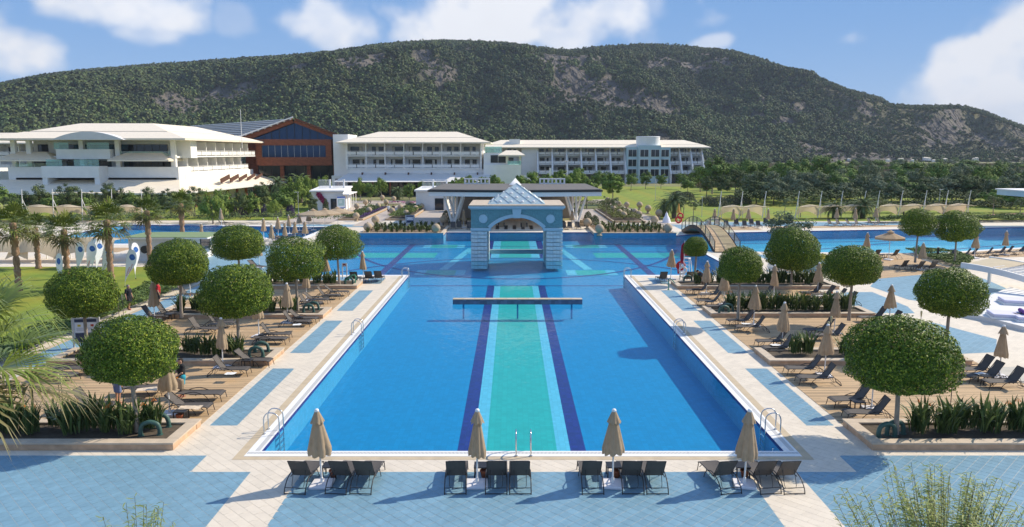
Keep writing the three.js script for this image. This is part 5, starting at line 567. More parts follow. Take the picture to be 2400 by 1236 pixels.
{ const t = thing('pool_beam', 'low tiled beam lying across the pool lane', 'bench', [.41, 0, -55.1]); part('body', bx(9.54, .36, .5, 0, -.06, 0), mosaic([.1, .13, .2], 4, .3), t); for (const x of [-4, 0, 4]) part('support', bx(.12, 1.1, .12, x, -1.17, 0), PM.blue, t); for (let i = 0; i < 12; i++) part('cap_tile', bx(.78, .04, .54, -4.37 + i * .795, .3, 0), i % 2 ? M.stoneTop : M.tan, t); }
// ---------- pool bar
{ const t = thing('pool_bar', 'pool bar under a wide dark flat roof on slanting white columns', 'pavilion', [.45, 0, -120]);
  const out = []; for (let i = 0; i <= 16; i++) { const u = i / 16 * 2 - 1; out.push(new THREE.Vector2(u * 12.6, -9.2 - 1.8 * (1 - u * u))); } const roof = new THREE.Shape([...out, new THREE.Vector2(12.4, 12), new THREE.Vector2(-12.4, 12)]);
  const lay = (y, h, k) => new THREE.ExtrudeGeometry(roof, { depth: h, bevelEnabled: false }).rotateX(-Math.PI / 2).scale(k, 1, k).translate(0, y, 0); part('fascia', lay(4.75, .62, 1), M.white, t); part('roof_edge', lay(5.37, .25, 1.012), M.dark, t); part('roof', lay(5.6, .12, .985), M.roofDark, t);
  for (const [x, z] of [[-9.2, 7], [9.2, 7], [-9.2, 0], [9.2, 0]]) for (const [dx, dz] of [[-1.4, 0], [1.4, 0], [0, -1.6]]) part('column', bar([x, 0, z], [x + dx, 4.8, z + dz], .2, .16, 10), M.white, t);
  part('back_wall', bx(20, 4.75, .3, 0, 0, -9), vary(3, [.3, .26, .22], .1), t); part('counter', bx(9, 1.1, 1, 0, 0, -3.5), M.stone, t); part('counter_top', bx(9.3, .08, 1.3, 0, 1.1, -3.5), M.dark, t); part('shelf', bx(7, 2, .5, 0, 1.1, -8.4), M.stone, t); for (const s of [-1, 1]) part('side_screen', bx(.3, 2.6, 6, s * 6.8, 0, -5), M.greyWall, t);
  for (const x of [-6.4, 6.4]) { const v = part('roof_vent', [bx(4.4, .18, .6, x, 6.5, -10), bx(4.4, .2, .6, x, 5.7, -10)], M.white, t); for (let i = 0; i < 7; i++) part('vent_post', bx(.25, .62, .6, x - 2.07 + i * .69, 5.89, -10), M.white, v); } part('skylight', new THREE.ConeGeometry(1.4, 1.1, 4).rotateY(Math.PI / 4).translate(.1, 6.3, -6), M.white, t);
  for (let i = 0; i < 5; i++) part('floor_stripe', bx(.5, .01, 6, -2.6 + i * 1.25, .008, 7.5), M.table, t); }
seed = 720; for (const [x, z] of [[-1.6, -113.5], [1.8, -113.5], [-4.6, -116], [4.8, -116], [-7.5, -117.5], [7.6, -117], [-10, -114.5], [10.6, -114.5], [11.4, -117]]) place('armchair', () => { const t = thing('armchair', 'cushioned cream armchair on the shaded floor of the pool bar', 'armchair', [0, 0, 0], 0, 'armchairs of the pool bar'); part('seat', rbx(.75, .42, .7, 0, 0, 0, .06), M.canvas, t); part('backrest', rbx(.8, .5, .18, 0, .4, -.3, .06), M.canvas, t); for (const s of [-1, 1]) part('armrest', rbx(.16, .6, .74, s * .42, 0, 0, .05), M.sling, t); return t; }, [x, 0, z], rr(-.4, .4));
// ---------- footbridge
{ const t = thing('footbridge', 'arched dark footbridge with glass rails over the channel', 'bridge', [24.6, 0, -95], -.06), L = 11.5, yy = s => .12 + 1.75 * Math.cos(s / L * Math.PI / 2), seg = 16; const q = [], un = []; for (let i = 0; i < seg; i++) { const a = lerp(-L, L, i / seg), b = lerp(-L, L, (i + 1) / seg); part('deck_board', quads([[[-1.35, yy(a), a], [1.35, yy(a), a], [1.35, yy(b), b - .03], [-1.35, yy(b), b - .03]].reverse()]), M.wood, t); for (const s of [-1.4, 1.4]) q.push([[s, yy(a) + .06, a], [s, yy(b) + .06, b], [s, yy(b) - .45, b], [s, yy(a) - .45, a]]); un.push([[-1.4, yy(a) - .45, a], [1.4, yy(a) - .45, a], [1.4, yy(b) - .45, b], [-1.4, yy(b) - .45, b]]); }
  const bm = std(C(.05, .035, .03), .6, { side: THREE.DoubleSide }); part('side_beam', quads(q), bm, t); part('soffit', quads(un), vary(2, [.2, .15, .1], .1, { side: THREE.DoubleSide }), t);
  for (const s of [-1.38, 1.38]) { part('handrail', tube(Array.from({ length: 13 }, (_, i) => { const z = lerp(-L + .2, L - .2, i / 12); return [s, yy(z) + 1.1, z]; }), .045, 6, 36), M.dark, t); for (let i = 0; i <= 8; i++) { const z = lerp(-L + .2, L - .2, i / 8); part('post', bx(.09, 1.1, .09, s, yy(z), z), M.dark, t); if (i < 8) { const z2 = lerp(-L + .2, L - .2, (i + 1) / 8); part('glass_panel', quads([[[s, yy(z) + .12, z + .1], [s, yy(z2) + .12, z2 - .1], [s, yy(z2) + 1, z2 - .1], [s, yy(z) + 1, z + .1]]]), M.railGlass, t); } } } }
// ---------- shade sails on white masts
function sail(x, z, w, h, turn, label, group, masts = [0]) { const t = thing('shade_sail', label, 'shade sail', [x, 0, z], turn, group), n = 10, q = [], tp = [], P = (i, j) => { const u = i / n * 2 - 1, v = j / n, drop = Math.pow(clamp((v - .5) / .5), 1.4), ww = w / 2 * (1 - .16 * Math.sin(Math.PI * v)); return [u * ww, h * (1 + .06 * Math.cos(u * 3) - .08 * (1 - u * u) * (v < .3 ? 1 : 0)) - (h * .8) * drop * (.7 + .3 * u * u), lerp(1.7, -1.5, Math.pow(v, .8))]; }; for (let j = 0; j < n; j++) for (let i = 0; i < n; i++) q.push([P(i, j), P(i + 1, j), P(i + 1, j + 1), P(i, j + 1)]); part('cloth', quads(q), M.sail, t); part('edge_rope', tube(Array.from({ length: 9 }, (_, i) => P(i / 8 * n, 0)), .06, 5, 20), M.sail, t);
  for (const m of masts) { const b = part('mast', bar([m * w / 2 - .3, 0, -.6], [m * w / 2 + .1, h * 2.05, -.3], .09, .05, 8), M.white, t); part('brace', bar([m * w / 2 + .6, 0, -1.4], [m * w / 2 - .02, h * 1.4, -.42], .055, .05, 6), M.white, b); part('stay', bar([m * w / 2 + .1, h * 1.9, -.3], [m * w / 2 - 2.4, h, 1.2], .012, .012, 4), M.dark, b); } return t; }
seed = 730; for (const [px, i] of [[1716, 0], [1766, 1], [1898, 2], [1951, 3], [2000, 4], [2086, 5], [2140, 6], [2196, 7], [2246, 8]]) { const p = at(px, 514 - i * .6); sail(p[0], p[2], 3.9, 2.25, 0, 'cream shade sail on leaning white masts across the lap pool', 'shade sails across the lap pool', i === 1 || i === 4 || i === 8 ? [-1, 1] : [-1]); }
for (const [px, i] of [[20, 0], [92, 1], [160, 2], [230, 3], [300, 4]]) { const p = at(px, 518); sail(p[0], p[2], 5, 2.5, 0, 'cream shade sail on white masts before the terraced hotel wing', 'shade sails before the terraced wing', [.9]); }
for (const [px, w, l] of [[95, 5.4, 'large low shade sail dipping to the ground behind the short palms'], [215, 6.2, 'large low shade sail behind the cluster of white flags'], [30, 5, 'large low shade sail beside the palm with the shaggy trunk']]) { const p = at(px, 612); const s = sail(p[0], p[2], w, 2.3, Math.PI, l, null, []); for (const d of [-1, 1]) part('mast', bar([d * w / 2, 0, 1.6], [d * w / 2, 2.4, 1.6], .06, .05, 6), M.white, s); }
{ const p = at(388, 612), t = thing('pool_hut', 'grey boarded hut with flat green roof behind the palms', 'hut', [p[0], 0, p[2] - 2]); for (let i = 0; i < 8; i++) part('wall_board', bx(7, .28, 4, -.2, i * .29, 0), M.greyWall, t); part('roof', bx(8.6, .1, 5.2, .3, 2.42, 0), vary(3, [.2, .27, .13], .1), t); part('roof_edge', bx(8.8, .12, 5.4, .3, 2.34, 0), M.white, t); part('shaded_hatch_pane', bx(.1, 1.2, 2.4, 3.36, 1, 0), M.glass, t); part('awning', bx(1.6, .06, 4, 4.6, 2.3, 0), M.white, t); part('fan_unit', new THREE.CylinderGeometry(.4, .4, .3, 16).rotateX(Math.PI / 2).translate(-2, 1.2, 2.1), M.dark, t); }  // hatch opening: a dark pane whose colour stands for the shade inside
{ const p = at(2390, 545), t = thing('terrace_roof', 'edge of a pale flat terrace roof by the lap pool', 'pavilion', [p[0] + 10, 0, p[2] - 8]); part('roof', bx(12, .8, 8, 0, 4.6, 0), M.paleBlue, t); part('roof_edge', bx(12.4, .15, 8.4, 0, 5.4, 0), M.whiteWall, t); for (const x of [-3, 5]) part('column', cyl(.2, .2, 4.6, x, 0, 2), M.white, t); }
{ const t = thing('curved_pergola', 'white pergola with curved side beams and cream blinds', 'pergola', [39.9, 0, -58.8], -1.05); t.scale.setScalar(.66); const arc = (z, o = 0) => { const s = new THREE.Shape(), a = [], b = []; for (let i = 0; i <= 16; i++) { const u = i / 16; a.push(new THREE.Vector2(-6 + 14 * u, 3.15 - 3.4 * u * u * .72 + o)); b.push(new THREE.Vector2(-6 + 14 * u, 2.45 - 3.4 * u * u * .72 + o)); } s.setFromPoints([...a, ...b.reverse()]); return new THREE.ExtrudeGeometry(s, { depth: .35, bevelEnabled: false }).translate(0, 0, z); };
  part('side_beam', arc(1.6), M.greyWall, t); part('side_beam', arc(-4.6, .35), M.greyWall, t); part('cloth', quads([[[-5.6, 3.05, 1.5], [-1.4, 2.9, 1.5], [-1.4, 3.2, -4.2], [-5.6, 3.4, -4.2]]]), M.sail, t); for (let i = 0; i < 12; i++) { const u = (i + 4.6) / 16 * .92; part('slat', bx(.12, .28, 5.9, -6 + 14 * u, 2.95 - 2.45 * u * u, -1.4), M.white, t); } for (const [x, z] of [[-5.8, 1.75], [-5.8, -4.4], [3, -4.4]]) part('post', bx(.3, 2.6, .3, x, 0, z), M.greyWall, t); }
seed = 741; for (const [x, y] of [[2362, 745], [2420, 752], [2385, 712]]) { const p = at(x, y, .32); place('daybed', () => { const t = thing('daybed', 'lilac-white daybed mattress on the grey platform', 'daybed', [0, 0, 0], 0, 'daybeds on the grey platform'); part('frame', rbx(2.2, .14, 1.7, 0, 0, 0, .03), M.white, t); part('mattress', rbx(2.1, .2, 1.6, 0, .14, 0, .07), std(C(.62, .6, .72), .8), t); part('bolster', new THREE.CylinderGeometry(.13, .13, 1.2, 12).rotateX(Math.PI / 2).translate(.85, .46, 0), std(C(.16, .05, .25), .8), t); return t; }, p, -.3); }
// ---------- ladders, rails, lifeguard post, signs, lamps, flags
function ladder(x, z, turn, label) { return place('ladder', () => { const t = thing('pool_ladder', label, 'ladder', [0, 0, 0], 0, 'steel pool ladders'); for (const s of [-.27, .27]) part('rail', tube([[-.32, 0, s], [-.32, .62, s], [-.2, .84, s], [0, .88, s], [.2, .8, s], [.28, .6, s], [.28, -.3, s], [.28, -.95, s]], .025, 8, 30), M.chrome, t); for (let i = 0; i < 4; i++) part('tread', bx(.08, .03, .52, .28, -.16 - i * .24, 0), M.chrome, t); part('foot_plate', [cyl(.06, .06, .02, -.32, .01, -.27), cyl(.06, .06, .02, -.32, .01, .27)], M.chrome, t); return t; }, [x, .01, z], turn, label); }
ladder(S(-9.85), -28.9, 0, 'steel ladder at the pool corner near the lounger row'); ladder(S(-9.85), -45.4, 0, 'steel ladder halfway along the sunlit pool edge'); ladder(S(-9.85), -66.6, 0, 'steel ladder at the far end of the sunlit pool edge'); ladder(S(9.85), -28.9, Math.PI, 'steel ladder in the shaded pool corner'); ladder(S(9.85), -45.4, Math.PI, 'steel ladder halfway along the shaded pool edge'); ladder(S(9.85), -66.6, Math.PI, 'steel ladder beside the lifeguard corner'); ladder(.42, -26.78, Math.PI / 2, 'steel ladder rails at the middle of the pool end');
{ const p = at(1608, 652), t = thing('lifeguard_chair', 'tall white lifeguard chair with a red backrest', 'chair', p, -.5); for (const [a, b] of [[-1, -1], [1, -1], [-1, 1], [1, 1]]) part('leg', bar([a * .45, 0, b * .5], [a * .28, 1.75, b * .25], .035, .03, 6), M.white, t); for (let i = 0; i < 5; i++) part('rung', bx(.8 - i * .07, .05, .05, 0, .3 + i * .3, .5 - i * .045), M.white, t); part('seat', bx(.62, .06, .55, 0, 1.75, 0), M.white, t); part('backrest', bx(.6, .55, .05, 0, 1.95, -.27), M.red, t); part('armrest', [bx(.05, .05, .5, -.3, 2.05, 0), bx(.05, .05, .5, .3, 2.05, 0)], M.white, t); part('roof_frame', bar([-.3, 2.5, -.3], [.3, 2.5, -.3], .02), M.white, t); }
{ const p = at(1602, 662), t = thing('warning_flag', 'red flag hanging from a white pole by the lifeguard chair', 'flag', [p[0], 0, p[2]]); part('pole', cyl(.03, .025, 3.6, 0, 0, 0, 8), M.white, t); part('cloth', quads([[[-.02, 3.5, 0], [-.28, 3.2, .05], [-.34, 2.2, -.03], [-.05, 1.9, 0]], [[-.05, 1.9, 0], [-.34, 2.2, -.03], [-.3, 1.8, .08], [-.2, 1.5, .05]]]), std(C(.42, .015, .05), .8, { side: THREE.DoubleSide }), t); }
{ const p = at(1594, 656), t = thing('rescue_rack', 'rack hung with red and white rescue rings and tubes', 'rack', [p[0], .25, p[2]]); part('post', cyl(.05, .05, 1.5, 0, 0, 0), M.tan, t); part('ring', new THREE.TorusGeometry(.34, .09, 8, 20).translate(0, 1, .12), M.red, t); part('ring', new THREE.TorusGeometry(.3, .08, 8, 20).translate(.18, .62, .18), M.white, t); part('tube_float', rbx(.16, .9, .12, -.2, .3, .14, .05), M.red, t); }
{ const p = at(833, 672), t = thing('hand_rail', 'green painted hand rail at the end of the planter', 'railing', [p[0], 0, p[2]]); part('rail', tube([[-.9, .45, 0], [-.2, .95, 0], [0, 1, 0], [0, .5, 0], [0, 0, 0]], .045, 8, 16), std(C(.05, .28, .16), .5), t); part('foot', cyl(.1, .1, .04), std(C(.05, .28, .16), .5), t); }
{ const p = at(1567, 680), t = thing('hand_rail', 'short green rail post beside the lifeguard chair steps', 'railing', [p[0], 0, p[2]]); part('rail', tube([[.5, .6, 0], [.1, .95, 0], [0, .9, 0], [0, 0, 0]], .04, 8, 14), std(C(.04, .22, .14), .5), t); part('foot', cyl(.1, .1, .04), std(C(.04, .22, .14), .5), t); }
const print = (w, h, f) => { const c = document.createElement('canvas'); c.width = w; c.height = h; f(c.getContext('2d'), w, h); const t = new THREE.CanvasTexture(c); t.colorSpace = THREE.SRGBColorSpace; return new THREE.MeshStandardMaterial({ map: t, roughness: .6, side: THREE.DoubleSide }); };
const board = (name, px, py, w, h, lift, mat, label, turn = 0) => { const p = at(px, py), t = thing(name, label, 'sign', [p[0], 0, p[2]], turn); part('panel', bx(w, h, .06, 0, lift, 0), M.louvre, t); const f = part('print', new THREE.PlaneGeometry(w - .08, h - .08).translate(0, lift + h / 2, .036), mat, t); for (const s of [-1, 1]) part('post', bx(.08, lift + h, .08, s * (w / 2 + .04), 0, 0), M.louvre, t); return t; };
const info = print(256, 320, (g, w, h) => { g.fillStyle = '#b9c1cc'; g.fillRect(0, 0, w, h); g.fillStyle = '#2b3550'; g.fillRect(10, 10, w - 20, 40); g.fillRect(10, 190, w - 20, 120); g.fillStyle = '#d8dce2'; g.fillRect(14, 60, w - 28, 120); ['#c9b23a', '#d6c23f', '#b02a25'].forEach((c, i) => { g.fillStyle = c; g.fillRect(40 + i * 70, 80, 34, 28); }); g.fillStyle = '#6f7889'; for (let i = 0; i < 4; i++) g.fillRect(26, 124 + i * 12, w - 70 - i * 20, 4); });
board('info_board', 205, 815, 1.35, 1.5, .25, info, 'blue-grey pool rules board with yellow and red squares by the walking path', .15);
board('info_board', 961, 528, 1.3, 1.3, .25, print(128, 128, (g, w) => { g.fillStyle = '#8f9bb0'; g.fillRect(0, 0, w, w); g.fillStyle = '#dfe4ea'; g.fillRect(10, 30, 108, 44); g.fillStyle = '#27385c'; g.fillRect(10, 6, 108, 16); g.fillRect(14, 84, 100, 30); g.fillStyle = '#3c4a68'; g.fillRect(18, 40, 12, 10); g.fillRect(96, 40, 12, 10); }), 'grey pool notice board in front of the juniper bed');
board('map_board', 800, 495, 1.6, 2.3, .5, print(128, 192, (g, w, h) => { g.fillStyle = '#e6edf2'; g.fillRect(0, 0, w, h); g.fillStyle = '#2b5fb5'; g.fillRect(0, 0, w, 22); g.fillRect(0, h - 12, w, 12); g.fillStyle = '#a9c7c4'; g.fillRect(14, 40, 100, 110); g.fillStyle = '#cfe0da'; g.fillRect(30, 60, 50, 50); }), 'blue-framed map board beside the white kiosk', .5);
board('pool_sign', 808, 654, .3, .3, 1.1, print(64, 64, g => { g.fillStyle = '#8c2f27'; g.fillRect(0, 0, 64, 64); g.fillStyle = '#e8e4dc'; g.fillRect(10, 40, 44, 12); }), 'small red and white sign at the square pool corner');
board('lawn_sign', 1428, 478, .8, .9, .3, print(32, 32, g => { g.fillStyle = '#eef0ee'; g.fillRect(0, 0, 32, 32); }), 'small blank white board on the lawn');
const flagShape = (() => { const s = new THREE.Shape(); s.moveTo(0, .35); s.bezierCurveTo(.15, 1.3, .95, 1.7, .95, 2.5); s.bezierCurveTo(.95, 3.05, .62, 3.25, .4, 3.2); s.bezierCurveTo(.12, 3.15, 0, 2.7, 0, 2.2); return s; })();
function flag(px, py, turn, text, col, label, lean = 0) { const p = at(px, py), t = thing('feather_flag', label, 'flag', [p[0], 0, p[2]], turn, 'white feather flags on the lawn'); t.rotation.z = lean; t.scale.set(.85, 1, 1); const g = new THREE.ExtrudeGeometry(flagShape, { depth: .012, bevelEnabled: false, curveSegments: 10 }), u = g.attributes.uv, q = g.attributes.position; for (let i = 0; i < u.count; i++) u.setXY(i, q.getX(i) / 1, (q.getY(i) - .35) / 2.9);
  part('cloth', g, print(256, 740, (c, w, h) => { c.fillStyle = '#f1f2f6'; c.fillRect(0, 0, w, h); c.fillStyle = '#2f66b4'; c.beginPath(); c.ellipse(132, 170, 66, 62, .2, 0, 7); c.fill(); c.beginPath(); c.ellipse(150, 195, 62, 40, -.4, 0, 7); c.fill(); c.fillStyle = '#5d90d2'; c.fillRect(95, 160, 80, 6); c.fillRect(100, 176, 70, 6); c.save(); c.translate(36, 590); c.rotate(-1.26); c.fillStyle = col; c.font = 'bold 42px sans-serif'; text.forEach((s, i) => c.fillText(s, i * 62, i * 42)); c.restore(); }), t); part('pole', tube([[0, 0, 0], [-.01, 1.6, 0], [-.01, 2.6, 0], [.2, 3.15, 0], [.45, 3.24, 0]], .018, 6, 14), M.louvre, t); part('ground_spike', cyl(.06, .03, .12), M.dark, t); return t; }
flag(292, 674, .1, ['MORNING', 'GYMNASTIC'], '#c0392b', 'white feather flag printed MORNING GYMNASTIC in red', -.12); flag(238, 660, .35, ['AEROBIC'], '#8a9a5b', 'white feather flag with olive lettering beside the clipped tree', -.1); flag(182, 652, -.1, [], '#c0392b', 'white feather flag with only a blue emblem in the cluster'); flag(204, 650, .3, ['ZUMBA'], '#c0392b', 'white feather flag turned beside its plain neighbour', -.05); flag(226, 644, .9, [], '#333', 'white feather flag seen nearly edge on in the cluster'); flag(216, 640, .2, [], '#333', 'white feather flag at the back of the cluster'); flag(146, 690, 2.7, [], '#333', 'white feather flag standing alone on the lawn', .12); flag(318, 655, 1.1, [], '#333', 'white feather flag leaning before the grey hut', .1);
function lamp(px, py, h, label) { const p = at(px, py); place('lamp', () => { const t = thing('lamp_post', label, 'lamp post', [0, 0, 0], 0, 'lamp posts in the grounds'); part('pole', cyl(.07, .045, 5, 0, 0, 0, 8), M.louvre, t); part('head', rbx(.9, .09, .3, .25, 5, 0, .03), M.louvre, t); part('foot', cyl(.14, .14, .2), M.louvre, t); return t; }, p, rr(0, 6), label, null, h / 5); }
lamp(700, 508, 4.2, 'lamp post with flat head behind the row of folded parasols'); lamp(2200, 498, 4.2, 'lamp post with flat head behind the white masts'); lamp(1328, 470, 9, 'tall lamp post behind the pool bar roof'); lamp(1536, 470, 4, 'lamp post on the lawn beside the pair of date palms'); lamp(1645, 508, 3.4, 'lamp post behind the lounger row across the lap pool');
for (const [x, y, l] of [[279, 745, 'in front of the walking man'], [290, 755, 'beside the walking man'], [475, 665, 'beside the walking path tree'], [2155, 800, 'by the tree next to the grey platform'], [2225, 990, 'behind the largest clipped tree'], [1938, 830, 'beside the deck parasol'], [1945, 815, 'at the dense strap plants'], [1775, 690, 'by the lifeguard planter'], [150, 985, 'among the strap plants by the feathery palm'], [143, 975, 'in the long planter by the feathery palm']]) { const p = at(x, y); place('torch', () => { const t = thing('garden_torch', '', 'torch', [0, 0, 0], 0, 'bamboo garden torches'); part('stake', cyl(.018, .018, 1.5, 0, 0, 0, 6), M.barkDark, t); part('torch_head', lathe([[.001, 1.45], [.03, 1.46], [.06, 1.75], [.045, 1.82], [.001, 1.82]], 10), std(C(.5, .45, .25), .8), t); return t; }, p, 0, 'bamboo torch on a thin stake ' + l); }
for (const [x, y] of [[2198, 606], [1480, 505], [2118, 508]]) { const p = at(x, y); place('bollard', () => { const t = thing('path_bollard', 'dark cylindrical light bollard in the planting', 'bollard', [0, 0, 0], 0, 'light bollards'); part('post', cyl(.11, .11, 1.15, 0, 0, 0, 14), M.table, t); part('cap', cyl(.12, .12, .05, 0, 1.15, 0, 14), M.louvre, t); return t; }, p, 0); }
{ const p = at(860, 478), t = thing('scooter', 'dark parked scooter beside the kiosk', 'scooter', [p[0], 0, p[2]], .6); for (const s of [-.6, .6]) part('wheel', new THREE.TorusGeometry(.26, .08, 8, 18).translate(s, .32, 0), M.dark, t); part('body', rbx(1.1, .3, .36, -.1, .42, 0, .1), M.dark, t); part('seat', rbx(.6, .12, .3, -.25, .75, 0, .05), M.sling, t); part('handlebar', bar([.55, .4, 0], [.42, 1.1, 0], .04), M.dark, t); }
single('bougainvillea', (() => { seed = 77; return leafGeo(500, i => { const u = i / 500; return { p: [lerp(-.9, .7, u) + rr(-.35, .35), lerp(3.3, 1.2, u) + rr(-.4, .4), rr(0, .3)], n: [0, 0, 1], c: tone([.2, .01, .06], [.38, .03, .12], rnd()) }; }, .25, .2); })(), M.leafMatte, 'crimson bougainvillea climbing the white kiosk wall', 'climber', null, [-36, 0, -144.8]);
{ const p = at(1562, 522), t = thing('covered_stand', 'white cloth draped over a pool stand by the walkway', 'stand', [p[0], 0, p[2]]); t.scale.setScalar(.78); part('cover', lathe([[.001, 2.1], [.2, 1.95], [.35, 1.4], [.7, .8], [.9, 0]], 9), std(C(.72, .74, .8), .7), t); part('pole', cyl(.04, .04, 2.3), M.white, t); }
{ const p = at(1590, 524), t = thing('rescue_cart', 'red rescue rings and folded orange parasol at the bridge head', 'rack', [p[0], 0, p[2]]); part('post', cyl(.05, .05, 2.4), M.white, t); part('ring', new THREE.TorusGeometry(.45, .13, 8, 20).translate(0, .6, .2), M.red, t); part('ring', new THREE.TorusGeometry(.4, .12, 8, 20).translate(.25, 1.2, .2), M.red, t); part('folded_cover', new THREE.ConeGeometry(.3, 1.6, 10).translate(0, 2.5, 0), std(C(.6, .28, .05), .8), t); }
// ---------- people
function blob(bones, cell, pad = .05, k = .035) {      // smooth union of tapered capsules [a, b, ra, rb], meshed by marching cubes
  let lo = [1e9, 1e9, 1e9], hi = [-1e9, -1e9, -1e9]; for (const [a, b, ra, rb] of bones) for (let i = 0; i < 3; i++) { lo[i] = Math.min(lo[i], a[i] - ra, b[i] - rb); hi[i] = Math.max(hi[i], a[i] + ra, b[i] + rb); } lo = lo.map(v => v - pad); hi = hi.map(v => v + pad); const L = Math.max(...hi.map((v, i) => v - lo[i])), n = Math.min(128, Math.ceil(L / cell)), mc = new MarchingCubes(n, new THREE.MeshBasicMaterial(), false, false, 60000); mc.isolation = 0; const c = hi.map((v, i) => (v + lo[i]) / 2);
  const W = (i, j) => c[j] + (i - n / 2) / (n / 2) * L / 2; const pre = bones.map(([a, b, ra, rb]) => { const d = [b[0] - a[0], b[1] - a[1], b[2] - a[2]]; return [a, d, d[0] * d[0] + d[1] * d[1] + d[2] * d[2] || 1e-9, ra, rb]; });
  for (let z = 0; z < n; z++) for (let y = 0; y < n; y++) for (let x = 0; x < n; x++) { const PX = W(x, 0), PY = W(y, 1), PZ = W(z, 2); let m = 1e9; for (let b = 0; b < pre.length; b++) { const e0 = pre[b], a = e0[0], d = e0[1], q0 = PX - a[0], q1 = PY - a[1], q2 = PZ - a[2]; let t = (q0 * d[0] + q1 * d[1] + q2 * d[2]) / e0[2]; t = t < 0 ? 0 : t > 1 ? 1 : t; const f0 = q0 - d[0] * t, f1 = q1 - d[1] * t, f2 = q2 - d[2] * t, e = Math.sqrt(f0 * f0 + f1 * f1 + f2 * f2) - (e0[3] + (e0[4] - e0[3]) * t); const h = Math.max(k - Math.abs(m - e), 0) / k; m = Math.min(m, e) - h * h * k * .25; } mc.field[x + y * n + z * n * n] = -m; }
  mc.update(); const cnt = mc.count, g = new THREE.BufferGeometry(), p = mc.positionArray.slice(0, cnt * 3); for (let i = 0; i < cnt; i++) for (let j = 0; j < 3; j++) p[i * 3 + j] = c[j] + p[i * 3 + j] * L / 2; g.setAttribute('position', new THREE.BufferAttribute(new Float32Array(p), 3)); g.setAttribute('normal', new THREE.BufferAttribute(new Float32Array(mc.normalArray.slice(0, cnt * 3)), 3)); g.setAttribute('uv', new THREE.BufferAttribute(new Float32Array(cnt * 2), 2)); return g;
}
function person(px, py, label, o, turn = 0, ground = 0) {       // o: joint offsets and clothing colours; faces +z
  const p = at(px, py, ground), t = thing('person', label, 'person', p, turn), w = o.w || 1, B = o.bend || 0, hipY = .92 + (o.sit || 0), rot = ([x, y, z]) => { const c = Math.cos(B), s = Math.sin(B), dy = y - hipY; return [x, hipY + dy * c - z * s, z * c + dy * s]; };
  const J = { hipL: [-.09, hipY, 0], hipR: [.09, hipY, 0], chest: rot([0, 1.32, 0]), neck: rot([0, 1.47, .01]), head: rot([0, 1.64, .03]), shL: rot([-.18, 1.42, 0]), shR: rot([.18, 1.42, 0]), elL: rot(o.elL || [-.25, 1.14, -.02]), elR: rot(o.elR || [.25, 1.14, -.02]), haL: rot(o.haL || [-.27, .9, .06]), haR: rot(o.haR || [.27, .9, .06]), knL: o.knL || [-.1, .48, .05], knR: o.knR || [.1, .48, .02], ftL: o.ftL || [-.11, .07, 0], ftR: o.ftR || [.11, .07, 0] };
  const mid = (a, b, u) => a.map((v, i) => lerp(v, b[i], u)), limb = (a, b, r0, r1) => [a, b, r0, r1];
  const torso = [limb(mid(J.hipL, J.hipR, .5), J.chest, .14 * w, .155 * w), limb(J.hipL, J.hipR, .11 * w, .11 * w), limb(J.shL, J.shR, .075, .075), limb(mid(J.shL, J.shR, .5), J.chest, .12, .14)];
  const fing = (h, el, s) => { const d = mid(el, h, 1.0).map((v, i) => v - el[i]), l = Math.hypot(...d), u = d.map(v => v / l), o2 = []; o2.push([h, h.map((v, i) => v + u[i] * .07), .03, .034]); for (let f = 0; f < 4; f++) { const off = (f - 1.5) * .019, b = h.map((v, i) => v + u[i] * .085 + (i === 2 ? off : 0)), L = [.055, .068, .063, .048][f], m = b.map((v, i) => v + u[i] * L * .6), e = m.map((v, i) => v + u[i] * L * .5 + (i === 0 ? -s * .02 : 0)); o2.push([b, m, .009, .0085], [m, e, .0085, .008]); } const th = h.map((v, i) => v + u[i] * .02 + (i === 2 ? .03 : 0)); o2.push([th, th.map((v, i) => v + u[i] * .05 + (i === 2 ? .025 : 0)), .011, .009]); return o2; };
  const handGeo = (h, el, s) => join(fing(h, el, s).map(([a, b, r0, r1]) => bar(a, b, r0, r1, 6)));
  const skinBones = [...torso, limb(J.chest, J.neck, .07, .055), limb(J.neck, J.head, .055, .06), limb(J.head, mid(J.head, J.neck, -.32), .085, .088), limb(mid(J.head, J.neck, .3), rot([0, 1.57, .07]), .06, .045), limb(rot([0, 1.64, .1]), rot([0, 1.615, .135]), .018, .016), limb(J.shL, J.elL, .052, .042), limb(J.elL, J.haL, .042, .028), limb(J.shR, J.elR, .052, .042), limb(J.elR, J.haR, .042, .028), limb(J.hipL, J.knL, .088 * w, .058), limb(J.knL, J.ftL, .056, .038), limb(J.hipR, J.knR, .088 * w, .058), limb(J.knR, J.ftR, .056, .038), limb(J.ftL, [J.ftL[0], J.ftL[1] - .03, J.ftL[2] + .15], .042, .032), limb(J.ftR, [J.ftR[0], J.ftR[1] - .03, J.ftR[2] + .15], .042, .032), ...[-.085, .085].map(x => limb(rot([x, 1.645, .03]), rot([x * 1.06, 1.62, .02]), .018, .014))];
  part('body', [blob(skinBones, .026), handGeo(J.haL, J.elL, -1), handGeo(J.haR, J.elR, 1)], M.skin, t);
  const infl = (l, d) => l.map(([a, b, r0, r1]) => [a, b, r0 + d, r1 + d]), cl = c => std(C(...c), .9);
  if (o.shirt) part('shirt', blob(infl([...torso, limb(J.shL, mid(J.shL, J.elL, .7), .055, .055), limb(J.shR, mid(J.shR, J.elR, .7), .055, .055)], .018), .026), cl(o.shirt), t);
  part('shorts', blob(infl([limb(J.hipL, J.hipR, .12 * w, .12 * w), limb(J.hipL, mid(J.hipL, J.knL, o.long || .8), .095 * w, .085), limb(J.hipR, mid(J.hipR, J.knR, o.long || .8), .095 * w, .085)], .022), .026), o.plaid || cl(o.shorts), t);
